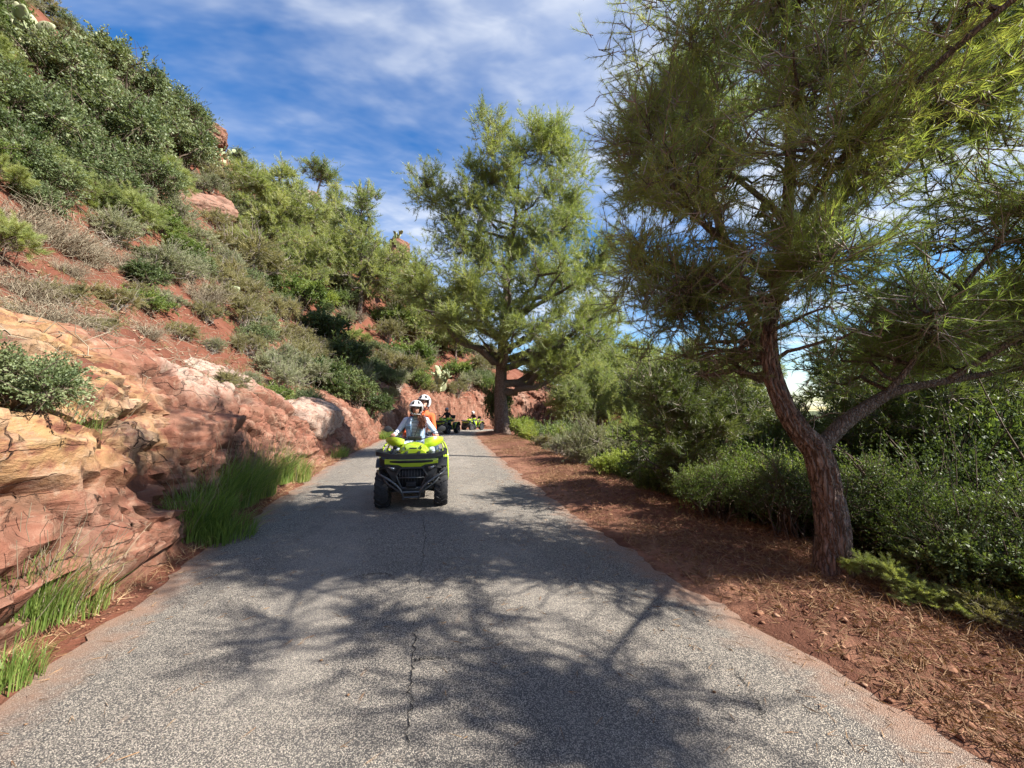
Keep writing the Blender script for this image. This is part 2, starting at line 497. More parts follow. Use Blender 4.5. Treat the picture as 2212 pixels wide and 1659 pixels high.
def mat_verge():
    t = NT('verge_earth'); p = t.pos()
    n1 = t.noise(p, 1.3, 6, 0.6); n2 = t.noise(p, 9, 6, 0.65); n3 = t.noise(p, 70, 4, 0.7)
    tt = t.attr('edge')                                    # metres out from the asphalt
    c = t.ramp(n1, [(0.25, (0.14, 0.062, 0.040)), (0.5, (0.205, 0.092, 0.060)), (0.78, (0.27, 0.135, 0.088))])
    bare = t.math('MULTIPLY', t.step(tt, 0.75, 0.25), t.step(n1, 0.35, 0.55))
    c = t.mix(bare, c, (0.36, 0.19, 0.125))
    c = t.mix(t.math('MULTIPLY', t.step(n2, 0.48, 0.68), 0.6), c, (0.13, 0.062, 0.040))
    c = t.mix(t.math('MULTIPLY', t.step(n3, 0.60, 0.74), 0.6), c, (0.38, 0.26, 0.19))
    far = t.step(tt, 3.5, 9)
    c = t.mix(far, c, t.ramp(n2, [(0.3, (0.05, 0.065, 0.025)), (0.6, (0.12, 0.12, 0.05)), (0.8, (0.24, 0.17, 0.10))]))
    h = t.math('ADD', n2, t.math('MULTIPLY', n3, 0.5))
    c = t.mix(1.0, c, (0.80, 0.75, 0.72), 'MULTIPLY')
    return t.done(t.pbr(c, 0.95, 0, 0.15, t.bump(h, 0.9, 0.05)))
def mat_rock():
    t = NT('sandstone'); p = t.pos()
    tone = t.attr('tone', 'Color')
    sep = t.n('ShaderNodeSeparateColor'); t.l(tone, sep.inputs[0])
    yel, pale, crack = sep.outputs[0], sep.outputs[1], sep.outputs[2]
    bed = t.scaled(p, (1.3, 1.3, 4.2), (0.22, 0.10, 0.0))
    n1 = t.noise(p, 1.1, 6, 0.6); n2 = t.noise(bed, 2.2, 6, 0.6, 0.6); n3 = t.noise(p, 22, 6, 0.7); n4 = t.noise(p, 4.5, 5, 0.62, 0.4)
    c = t.ramp(n2, [(0.28, (0.15, 0.064, 0.044)), (0.45, (0.235, 0.105, 0.071)), (0.6, (0.29, 0.150, 0.106)), (0.78, (0.345, 0.225, 0.170))])
    c = t.mix(t.math('MULTIPLY', t.step(n4, 0.46, 0.64), 0.75), c, (0.19, 0.105, 0.072))            # brown desert patina
    yl = t.math('MULTIPLY', yel, t.step(t.math('ADD', n4, t.math('MULTIPLY', n2, 0.7)), 0.66, 0.92))
    c = t.mix(t.math('MULTIPLY', yl, 0.72), c, t.ramp(n2, [(0.3, (0.40, 0.235, 0.095)), (0.55, (0.50, 0.35, 0.17)), (0.75, (0.54, 0.43, 0.29))]))
    pl = t.math('MULTIPLY', pale, t.step(t.math('ADD', n4, t.math('MULTIPLY', n3, 0.5)), 0.50, 0.82))
    c = t.mix(pl, c, t.ramp(n3, [(0.3, (0.38, 0.31, 0.26)), (0.7, (0.54, 0.47, 0.41))]))
    li = t.step(t.noise(p, 12, 6, 0.7), 0.60, 0.70)
    c = t.mix(t.math('MULTIPLY', li, 0.55), c, (0.44, 0.36, 0.28))                                     # lichen specks
    c = t.mix(t.math('MULTIPLY', t.step(t.noise(p, 2.6, 6, 0.7), 0.58, 0.72), 0.6), c, (0.11, 0.068, 0.05))
    blot = t.math('MULTIPLY', t.step(t.noise(p, 3.4, 7, 0.72, 0.8), 0.52, 0.60), 0.40)
    c = t.mix(blot, c, (0.40, 0.30, 0.225))
    wv = t.n('ShaderNodeVectorMath', operation='ADD'); t.l(t.scaled(p, (1.1, 1.1, 2.9), (0.22, 0.10, 0.0)), wv.inputs[0]); nw = t.n('ShaderNodeTexNoise'); nw.inputs['Scale'].default_value = 1.6; nw.inputs['Detail'].default_value = 5; t.l(p, nw.inputs['Vector']); t.l(nw.outputs['Color'], wv.inputs[1])
    cr = t.math('MULTIPLY', t.step(t.voro(wv.outputs[0], 1.5, 'DISTANCE_TO_EDGE'), 0.017, 0.003), t.step(t.noise(p, 1.3, 3), 0.48, 0.60))
    c = t.mix(t.math('MULTIPLY', cr, 0.9), c, (0.03, 0.015, 0.011))
    c = t.mix(t.math('MULTIPLY', crack, 0.55), c, (0.08, 0.038, 0.026))
    h = t.math('ADD', t.math('MULTIPLY', n2, 0.9), t.math('ADD', t.math('MULTIPLY', n3, 0.45), t.math('SUBTRACT', t.math('MULTIPLY', n4, 0.8), t.math('MULTIPLY', cr, 0.9))))
    c = t.mix(1.0, c, (0.80, 0.73, 0.68), 'MULTIPLY')
    return t.done(t.pbr(c, 0.9, 0, 0.2, t.bump(h, 0.9, 0.045)))
def mat_asphalt():
    t = NT('asphalt'); p = t.pos()
    f1 = t.voro(p, 155, 'F1', 'Distance'); cc = t.voro(p, 155, 'F1', 'Color')
    sp = t.n('ShaderNodeSeparateColor'); t.l(cc, sp.inputs[0])
    f2 = t.voro(p, 70, 'F1', 'Color'); sp2 = t.n('ShaderNodeSeparateColor'); t.l(f2, sp2.inputs[0])
    n1 = t.noise(p, 0.7, 5, 0.6); n2 = t.noise(p, 6, 4, 0.6)
    stone = t.ramp(t.math('ADD', t.math('MULTIPLY', sp.outputs[0], 0.65), t.math('MULTIPLY', sp2.outputs[1], 0.35)),
                   [(0.12, (0.105, 0.098, 0.090)), (0.36, (0.235, 0.217, 0.193)), (0.6, (0.35, 0.32, 0.28)), (0.88, (0.50, 0.455, 0.39))])
    c = t.mix(t.step(f1, 0.42, 0.62), stone, (0.06, 0.058, 0.057))
    c = t.mix(t.math('MULTIPLY', t.step(n1, 0.4, 0.7), 0.25), c, (0.12, 0.118, 0.115))
    e = t.attr('edge')
    trk = t.math('MULTIPLY', t.step(t.math('ABSOLUTE', t.math('SUBTRACT', e, 1.35)), 0.55, 0.15), t.step(t.noise(p, 0.9, 4), 0.35, 0.65))
    c = t.mix(t.math('MULTIPLY', trk, 0.22), c, (0.40, 0.37, 0.33))
    c = t.mix(t.math('MULTIPLY', t.step(t.noise(p, 1.7, 5, 0.65), 0.56, 0.70), 0.30), c, (0.085, 0.08, 0.078))
    c = t.mix(t.math('MULTIPLY', t.step(t.noise(p, 3.3, 6, 0.7, 1.0), 0.60, 0.72), 0.35), c, (0.30, 0.225, 0.17))
    dirt = t.math('MULTIPLY', t.step(t.math('ADD', e, t.math('MULTIPLY', t.noise(p, 3.5, 6, 0.7), 0.9)), 0.85, 0.38), 0.85)
    c = t.mix(dirt, c, (0.26, 0.16, 0.115))
    h = t.math('ADD', t.math('MULTIPLY', t.step(f1, 0.6, 0.2), 1.0), t.math('MULTIPLY', sp.outputs[1], 0.5))
    c = t.mix(1.0, c, (1.12, 1.07, 1.0), 'MULTIPLY')
    return t.done(t.pbr(c, 0.85, 0, 0.3, t.bump(h, 0.75, 0.006)))
M_SOIL, M_VERGE, M_ROCK, M_ASPH = mat_soil(), mat_verge(), mat_rock(), mat_asphalt()
def grid_faces(n, m):
    i = np.arange(n - 1)[:, None] * m; j = np.arange(m - 1)[None, :]
    return np.stack([i + j, i + j + 1, i + j + m + 1, i + j + m], -1).reshape(-1, 4)
# ---- road
ss = np.concatenate([np.arange(-14, 14, 0.08), np.arange(14, CS[-1] - 0.2, 0.5)])
ll = np.array([-1.0, -0.985, -0.95, -0.85, -0.6, -0.3, 0, 0.3, 0.6, 0.85, 0.95, 0.985, 1.0])
SG, LG = np.meshgrid(ss, ll, indexing='ij')
hw = half_w(SG) + 0.22 * fbm(np.stack([SG * 1.6, np.sign(LG) * 3, SG * 0], -1), 6, 31, gain=0.72) + 0.05
X, Y = xy(SG, -LG * hw)
Zr = road_z(SG) + 0.03 * (1 - LG ** 2) + 0.004
road = link('road', mesh_np('road', np.stack([X, Y, Zr], -1).reshape(-1, 3), grid_faces(*SG.shape)[:, ::-1] if False else grid_faces(*SG.shape), M_ASPH, True,
            {'edge': ('POINT', ((1 - np.abs(LG)) * hw).ravel())}), label='cracked grey asphalt road bending away between bank and pines', kind='structure')
def road_top(x, y):
    s, l = locate(np.array([x]), np.array([y])); q = l / (half_w(s) + 0.05)
    return float((road_z(s) + 0.03 * (1 - q ** 2) + 0.004)[0])
M_CRACK = plain('crack_tar', (0.02, 0.019, 0.018), 0.95, 0, 0.1)
rc = random.Random(5)
def crack(pts, w):
    """a narrow dark fissure following picture points on the road"""
    P = smooth_path([gnd(*q)[:2] for q in pts], 46)
    nz = np.array([[rc.gauss(0, 0.011), rc.gauss(0, 0.011)] for _ in P]); P = P + nz
    T = unit(np.gradient(P, axis=0)); N = np.stack([-T[:, 1], T[:, 0]], -1)
    ww = np.array([w * (0.35 + rc.random()) for _ in P]) * np.sin(np.linspace(0.15, math.pi - 0.15, len(P))) ** 0.4
    A, B = P + N * ww[:, None] / 2, P - N * ww[:, None] / 2
    V = np.array([[p[0], p[1], road_top(*p) + 0.004] for q in zip(A, B) for p in q])
    i = np.arange(len(P) - 1) * 2
    link('crack', mesh_np('crack', V, np.stack([i, i + 1, i + 3, i + 2], -1), M_CRACK), road)
crack([(875, 1655), (882, 1560), (888, 1470), (893, 1400), (900, 1350)], 0.006)
crack([(893, 1440), (930, 1435), (975, 1438)], 0.005)
crack([(740, 1262), (790, 1250), (832, 1248), (850, 1262)], 0.008)
crack([(905, 1275), (915, 1200), (917, 1150), (912, 1115)], 0.006)
crack([(1575, 1440), (1620, 1500), (1660, 1580)], 0.005)
# ---- left hillside
s_h = np.concatenate([np.arange(-14, -2, 0.6), np.arange(-2, 16, 0.16), np.arange(16, 46, 0.4), np.arange(46, CS[-1] - 0.3, 1.0)])
t_h = np.concatenate([[-0.35], np.arange(-0.1, 2.4, 0.10), np.arange(2.4, 7, 0.16), np.arange(7, 20, 0.4), np.arange(20, 82, 1.2)])
SG, TG = np.meshgrid(s_h, t_h, indexing='ij')
X, Y = xy(SG, half_w(SG) + TG)
Zh = hill_h(SG, TG)
P3 = np.stack([X, Y, Zh], -1)
near = np.clip((TG - 0.3) / 0.8, 0, 1) * np.clip((26 - TG) / 10, 0, 1)
Zh = Zh + near * (0.14 * fbm(P3 * 2.1, 4, 41) + 0.05 * fbm(P3 * 7, 3, 42))
link('hillside', mesh_np('hillside', np.stack([X, Y, Zh], -1).reshape(-1, 3), grid_faces(*SG.shape), M_SOIL, True), label='steep red earth hillside rising beside the road', kind='structure')
# ---- right-hand ground, down to the valley and out to the horizon
def axis(lo, hi, c, fine, grow):
    a = [c]; st = fine
    while a[-1] < hi: a.append(a[-1] + st); st = min(st * grow, 4.0)
    b = [c]; st = fine
    while b[-1] > lo: b.append(b[-1] - st); st = min(st * grow, 4.0)
    return np.array(sorted(set(b[1:] + a)))
xs = axis(-12, 190, 1.8, 0.06, 1.03); ys = axis(-16, 190, 3.0, 0.07, 1.025)
XG, YG = np.meshgrid(xs, ys, indexing='ij')
Sx, Lx = locate(XG, YG); tR = -Lx - half_w(Sx)
ZG = np.where(Lx < 0, right_h(Sx, tR), -0.6 + road_z(Sx))
ZG = np.where((Lx >= 0) | (tR < -0.3), np.minimum(ZG, road_z(Sx) - 0.12), ZG)
ok = ~((Lx > 3.2))
Fg = grid_faces(*XG.shape)[:, ::-1]
okf = ok.ravel()[Fg].all(1)
link('ground', mesh_np('ground', np.stack([XG, YG, ZG], -1).reshape(-1, 3), Fg[okf], M_VERGE, True, {'edge': ('POINT', tR.ravel())}),
     label='red earth verge falling away into the wooded valley', kind='structure')
M_PLAIN = (lambda t: t.done(t.pbr(t.ramp(t.noise(t.pos(), 0.03, 6, 0.6), [(0.3, (0.05, 0.07, 0.03)), (0.6, (0.10, 0.11, 0.05)), (0.8, (0.2, 0.15, 0.09))]), 0.95, 0, 0.1)))(NT('far_land'))
q = 3000.0
link('terrain', mesh_np('terrain', [(-q, -q, -9), (q, -q, -9), (q, q, -9), (-q, q, -9)], np.array([(0, 1, 2, 3)]), M_PLAIN), label='distant valley land reaching the horizon', kind='structure')
# ---- rock bank: bedded sandstone step along the left edge
def rock_relief(P, s, seed=0, scale=1.0):
    """outward relief and how deep in a joint each point lies"""
    B = np.stack([P[..., 0] * 0.55 + P[..., 2] * 0.10, P[..., 1] * 0.55, (P[..., 2] + 0.16 * P[..., 1] + 0.10 * P[..., 0]) * 1.25], -1) / scale
    B = B + 0.22 * np.stack([fbm(P * 1.1 / scale, 3, seed + 61), fbm(P * 1.1 / scale + 9, 3, seed + 62), fbm(P * 1.1 / scale + 17, 3, seed + 63)], -1)
    f1, f2, cid, ta = voro(B, seed + 3, True)
    g1 = sstep(0.09, 0.0, f2 - f1)
    B2 = B * np.array([2.3, 2.3, 3.6]) + 5
    f1b, f2b, cb, tb = voro(B2, seed + 8, True)
    g2 = sstep(0.09, 0.0, f2b - f1b) * (cb > 0.35)
    bed = (P[..., 2] + 0.16 * P[..., 1] + 0.10 * P[..., 0]) / scale + 0.12 * fbm(P * 0.8 / scale, 3, seed + 70)
    saw = np.abs(((bed * 3.1) % 1.0) - 0.25)
    led = sstep(0.0, 0.12, saw) - 1
    deep = sstep(0.045, 0.0, np.abs(((bed * 1.15 + 0.3) % 1.0) - 0.5)) * sstep(0.05, 0.3, fbm(P * 0.7 / scale + 31, 3, seed + 95))
    r = 0.20 * (cid - 0.5) + 0.09 * (cb - 0.5) + 0.26 * ta + 0.16 * tb - 0.15 * g1 - 0.06 * g2 + 0.05 * led - 0.17 * deep
    r = r + 0.20 * fbm(P * 0.55 / scale, 3, seed + 80) + 0.07 * fbm(P * 2.6 / scale, 4, seed + 81) + 0.034 * fbm(P * 11 / scale, 3, seed + 82)
    return r * scale, np.clip(g1 + 0.7 * g2 + deep, 0, 1)
def rock_strip(name, s0, s1, ds, t_rows, label, gain=1.0, seed=0):
    sg = np.arange(s0, s1, ds); tg = np.asarray(t_rows, float)
    SG, TG = np.meshgrid(sg, tg, indexing='ij')
    X, Y = xy(SG, half_w(SG) + TG); Z = hill_h(SG, TG)
    P = np.stack([X, Y, Z], -1)
    du = np.gradient(P, axis=0); dv = np.gradient(P, axis=1)
    N = unit(np.cross(du, dv)); N[N[..., 2] < 0] *= -1
    k = np.ones((9,)) / 9
    for c in range(3):
        N[..., c] = np.apply_along_axis(lambda a: np.convolve(np.pad(a, 4, 'edge'), k, 'valid'), 0, N[..., c])
    N = unit(N)
    r, g = rock_relief(P, SG, seed)
    fade = sstep(tg[-1], tg[-1] - 0.7, TG) * sstep(s0, s0 + 0.8, SG) * sstep(s1, s1 - 1.0, SG)
    foot = sstep(tg[0], tg[0] + 0.25, TG)
    off = (r * gain + 0.20 * gain) * fade * foot - 0.22 * (1 - fade) - 0.05 * (1 - foot)
    P = P + N * off[..., None]
    yel = sstep(1.8, 3.0, SG) * sstep(6.4, 5.2, SG) * sstep(0.75, 1.25, Z) * sstep(2.9, 2.4, Z)
    pale = np.clip(0.75 * sstep(6.3, 7.3, SG) * sstep(13.5, 11, SG) * sstep(1.50, 1.85, Z + 0.03 * (SG - 6)) * sstep(-0.25, 0.1, fbm(P * 0.9 + 5, 2, 93)) + 0.35 * sstep(0.2, 0.6, fbm(P * 0.6, 3, 90)), 0, 1)
    tone = np.stack([yel, pale, g], -1).reshape(-1, 3)
    me = mesh_np(name, P.reshape(-1, 3), grid_faces(*SG.shape), M_ROCK, True, {'tone': ('POINT', tone)})
    me.set_sharp_from_angle(angle=math.radians(30))
    return link(name, me, label=label, kind='structure')
rows = np.concatenate([np.arange(0.16, 1.1, 0.016), np.arange(1.1, 2.9, 0.028)])
rock_strip('rock_bank', -3.0, 13.2, 0.033, rows, 'bedded red sandstone bank with yellow stains beside the road')
rock_strip('rock_bank', 12.6, 26, 0.07, np.arange(0.16, 2.8, 0.05), 'shaded dark red rock bank beyond the first outcrop', 0.9, 40)
rock_strip('rock_bank', 25, 56, 0.10, np.arange(0.16, 4.2, 0.07), 'sunlit pink rock cutting at the far road bend', 1.3, 77)
# ================================================================== plant building blocks
def needle_cloud(P, D, L, Wd, n, spread, rng, rnd=None):
    """n thin needles round every tuft point P pointing roughly along D; one triangle each"""
    N = len(P)
    B = np.repeat(P, n, 0); Dd = np.repeat(D, n, 0)
    d = unit(Dd + spread * rng.normal(size=(N * n, 3)))
    ln = (L * rng.uniform(0.7, 1.15, N * n))[:, None]
    B = B + d * ln * 0.06 - Dd * (rng.uniform(0, 0.5, (N * n, 1)) * ln)
    side = unit(np.cross(d, rng.normal(size=(N * n, 3)))) * (Wd / 2)
    V = np.stack([B - side, B + side, B + d * ln], 1).reshape(-1, 3)
    F = np.arange(len(V)).reshape(-1, 3)
    r = np.repeat(rng.uniform(0, 1, N) if rnd is None else rnd, n) * 0.75 + rng.uniform(0, 0.25, N * n)
    return V, F, r
def leaf_cloud(P, D, L, Wd, rng, rnd=None, up=0.35):
    """one small folded leaf at every point"""
    N = len(P)
    d = unit(D + 0.75 * rng.normal(size=(N, 3)))
    nrm = unit(rng.normal(size=(N, 3)) + np.array([0, 0, up]) + 0.5 * D)
    side = unit(np.cross(d, nrm))
    ln = (L * rng.uniform(0.65, 1.25, N))[:, None]; w = (Wd * rng.uniform(0.7, 1.2, N))[:, None] / 2
    up_ = np.cross(side, d)
    V = np.stack([P, P + d * ln * 0.5 + side * w + up_ * w * 0.35, P + d * ln, P + d * ln * 0.5 - side * w + up_ * w * 0.35], 1).reshape(-1, 3)
    F = np.arange(len(V)).reshape(-1, 4)
    r = rng.uniform(0, 1, N) if rnd is None else np.clip(rnd + rng.uniform(-0.18, 0.18, N), 0, 1)
    return V, F, r
def twig_mesh(paths, sides=4):
    mb = MB(); by = {}
    for P, R in paths: by.setdefault(len(P), []).append((P, R))
    a = np.linspace(0, 2 * np.pi, sides, endpoint=False)
    for n, lst in by.items():
        P = np.array([q[0] for q in lst]); R = np.array([np.broadcast_to(q[1], (n,)) for q in lst]); N = len(P)
        T = unit(np.gradient(P, axis=1))
        m = unit(T.mean(1)); ref = np.where(np.abs(m[:, 2:3]) < 0.85, np.array([[0, 0, 1.0]]), np.array([[1.0, 0, 0]]))
        S = unit(np.cross(T, ref[:, None, :])); U = np.cross(T, S)
        V = P[:, :, None, :] + R[..., None, None] * (np.cos(a)[None, None, :, None] * S[:, :, None, :] + np.sin(a)[None, None, :, None] * U[:, :, None, :])
        i = (np.arange(N)[:, None, None] * n + np.arange(n - 1)[None, :, None]) * sides; j = np.arange(sides)[None, None, :]; k = (j + 1) % sides
        mb.add(V.reshape(-1, 3), np.stack([i + j, i + k, i + k + sides, i + j + sides], -1).reshape(-1, 4))
    return mb
def branch_path(a, b, sag, rng, n=5, jit=0.06):
    a, b = np.asarray(a, float), np.asarray(b, float); L = np.linalg.norm(b - a)
    f = np.linspace(0, 1, n)[:, None]
    P = a + (b - a) * f
    P[:, 2] += sag * L * np.sin(np.pi * f[:, 0])
    P[1:-1] += rng.normal(size=(n - 2, 3)) * jit * L
    return P
# ------------------------------------------------------------------ foliage and bark materials
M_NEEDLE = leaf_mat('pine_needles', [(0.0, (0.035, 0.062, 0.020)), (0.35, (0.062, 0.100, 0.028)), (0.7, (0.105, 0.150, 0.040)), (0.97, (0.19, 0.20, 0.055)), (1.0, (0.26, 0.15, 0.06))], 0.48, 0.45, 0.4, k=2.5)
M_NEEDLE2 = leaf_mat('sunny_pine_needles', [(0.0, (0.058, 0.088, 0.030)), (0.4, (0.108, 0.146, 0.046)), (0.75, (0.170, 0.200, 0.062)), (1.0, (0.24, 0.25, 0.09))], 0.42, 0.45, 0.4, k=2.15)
M_OLIVE = leaf_mat('olive_leaves', [(0.0, (0.035, 0.060, 0.026)), (0.45, (0.070, 0.105, 0.045)), (0.8, (0.12, 0.155, 0.085)), (1.0, (0.26, 0.29, 0.20))], 0.28, 0.5, 0.32, k=1.85)
M_GREEN = leaf_mat('lentisk_leaves', [(0.0, (0.040, 0.078, 0.018)), (0.5, (0.090, 0.150, 0.032)), (0.85, (0.165, 0.225, 0.045)), (1.0, (0.26, 0.27, 0.08))], 0.42, 0.5, 0.3, k=1.4)
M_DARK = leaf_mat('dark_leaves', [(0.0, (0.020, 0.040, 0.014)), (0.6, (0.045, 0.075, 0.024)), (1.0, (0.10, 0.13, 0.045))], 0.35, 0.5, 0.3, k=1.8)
M_SAGE = leaf_mat('sage_leaves', [(0.0, (0.10, 0.125, 0.080)), (0.5, (0.18, 0.21, 0.135)), (1.0, (0.33, 0.35, 0.25))], 0.25, 0.7, 0.2, k=1.25)
M_LIME = leaf_mat('lime_leaves', [(0.0, (0.10, 0.17, 0.022)), (0.5, (0.20, 0.29, 0.035)), (1.0, (0.33, 0.38, 0.06))], 0.45, 0.45, 0.4, k=1.15)
M_HEATH = leaf_mat('heath_leaves', [(0.0, (0.085, 0.085, 0.040)), (0.5, (0.15, 0.15, 0.065)), (1.0, (0.27, 0.24, 0.12))], 0.3, 0.6, 0.25, k=1.45)
M_STRAW = leaf_mat('dry_twigs', [(0.0, (0.16, 0.135, 0.11)), (0.5, (0.28, 0.245, 0.205)), (1.0, (0.44, 0.40, 0.35))], 0.1, 0.8, 0.15)
M_GRASS = leaf_mat('grass_blades', [(0.0, (0.055, 0.115, 0.016)), (0.5, (0.115, 0.215, 0.025)), (0.85, (0.20, 0.30, 0.05)), (1.0, (0.38, 0.33, 0.16))], 0.42, 0.5, 0.35, k=1.22)
M_CACTUS = leaf_mat('cactus_skin', [(0.0, (0.17, 0.23, 0.13)), (0.5, (0.28, 0.34, 0.21)), (1.0, (0.42, 0.46, 0.32))], 0.0, 0.55, 0.35)
def mat_bark(name, cols, sc=1.0):
    t = NT(name); p = t.obj()
    q0 = t.n('ShaderNodeVectorMath', operation='ADD'); t.l(p, q0.inputs[0]); nv = t.n('ShaderNodeTexNoise'); nv.inputs['Scale'].default_value = 7 * sc; t.l(p, nv.inputs['Vector']); nsc = t.n('ShaderNodeVectorMath', operation='SCALE'); nsc.inputs['Scale'].default_value = 0.09 / sc; t.l(nv.outputs['Color'], nsc.inputs[0]); t.l(nsc.outputs[0], q0.inputs[1])
    q = t.scaled(q0.outputs[0], (12 * sc, 12 * sc, 1.5 * sc))
    f1 = t.voro(q, 2.2, 'F1', 'Distance'); ed = t.voro(q, 2.2, 'DISTANCE_TO_EDGE', 'Distance')
    n1 = t.noise(p, 9 * sc, 6, 0.65); n2 = t.noise(p, 60 * sc, 4, 0.7)
    c = t.ramp(n1, [(0.3, cols[0]), (0.55, cols[1]), (0.75, cols[2])])
    c = t.mix(t.math('MULTIPLY', t.step(ed, 0.09, 0.0), 0.75), c, cols[3])
    c = t.mix(t.math('MULTIPLY', t.step(n2, 0.55, 0.7), 0.5), c, cols[2])
    h = t.math('ADD', t.step(ed, 0.0, 0.22), t.math('MULTIPLY', n2, 0.4))
    return t.done(t.pbr(c, 0.92, 0, 0.15, t.bump(h, 0.9, 0.03)))
M_BARK = mat_bark('pine_bark', [(0.125, 0.088, 0.070), (0.215, 0.155, 0.125), (0.34, 0.275, 0.235), (0.05, 0.03, 0.022)])
M_LIMB = mat_bark('limb_bark', [(0.13, 0.10, 0.082), (0.22, 0.185, 0.155), (0.36, 0.325, 0.285), (0.07, 0.05, 0.04)], 2.0)
M_TWIG = (lambda t: t.done(t.pbr(t.ramp(t.noise(t.obj(), 3, 3), [(0.3, (0.17, 0.135, 0.105)), (0.6, (0.30, 0.26, 0.22)), (0.8, (0.42, 0.39, 0.35))]), 0.85, 0, 0.2)))(NT('grey_twigs'))
M_STEM = (lambda t: t.done(t.pbr(t.ramp(t.noise(t.obj(), 5, 3), [(0.3, (0.06, 0.042, 0.03)), (0.7, (0.17, 0.13, 0.10))]), 0.9, 0, 0.15)))(NT('shrub_stems'))
# ------------------------------------------------------------------ pines
def trunk_mesh(path, sides=48, rows=160, furrow=0.03, flare=0.35, seed=0, ribs=1.0):
    """tapering trunk with plated, furrowed bark; path rows are x, y, z, radius"""
    Q = smooth_path(path, rows); P, R = Q[:, :3], Q[:, 3]
    T, S, U = frame_along(P)
    a = np.linspace(0, 2 * np.pi, sides, endpoint=False)
    ln = np.concatenate([[0], np.cumsum(np.linalg.norm(np.diff(P, axis=0), axis=1))])
    A, Lh = np.meshgrid(a, ln); Rg = np.repeat(R[:, None], sides, 1)
    c3 = np.stack([np.cos(A) * 1.6, np.sin(A) * 1.6, Lh * 0.9 / max(R[0], 0.05) * 0.16], -1) * 2.6 * ribs
    c3 = c3 + 0.35 * np.stack([fbm(c3 * 0.7, 2, seed + 4), fbm(c3 * 0.7 + 7, 2, seed + 5), fbm(c3 * 0.7 + 11, 2, seed + 6)], -1)
    f1, f2, cid = voro(c3, seed)
    g = sstep(0.22, 0.0, f2 - f1)
    root = flare * np.exp(-Lh / (2.2 * R[0])) * (0.6 + 0.4 * np.cos(A * 5 + seed))
    rr = Rg * (1 + root + 0.06 * fbm(c3 * 0.4, 3, seed + 9)) + furrow * (0.6 * (cid - 0.5) - g + 0.25 * fbm(c3 * 3, 3, seed + 12))
    V = P[:, None, :] + rr[..., None] * (np.cos(A)[..., None] * S[:, None, :] + np.sin(A)[..., None] * U[:, None, :])
    i = np.arange(rows - 1)[:, None] * sides; j = np.arange(sides)[None, :]; k = (j + 1) % sides
    return V.reshape(-1, 3), np.stack([i + j, i + k, i + k + sides, i + j + sides], -1).reshape(-1, 4)
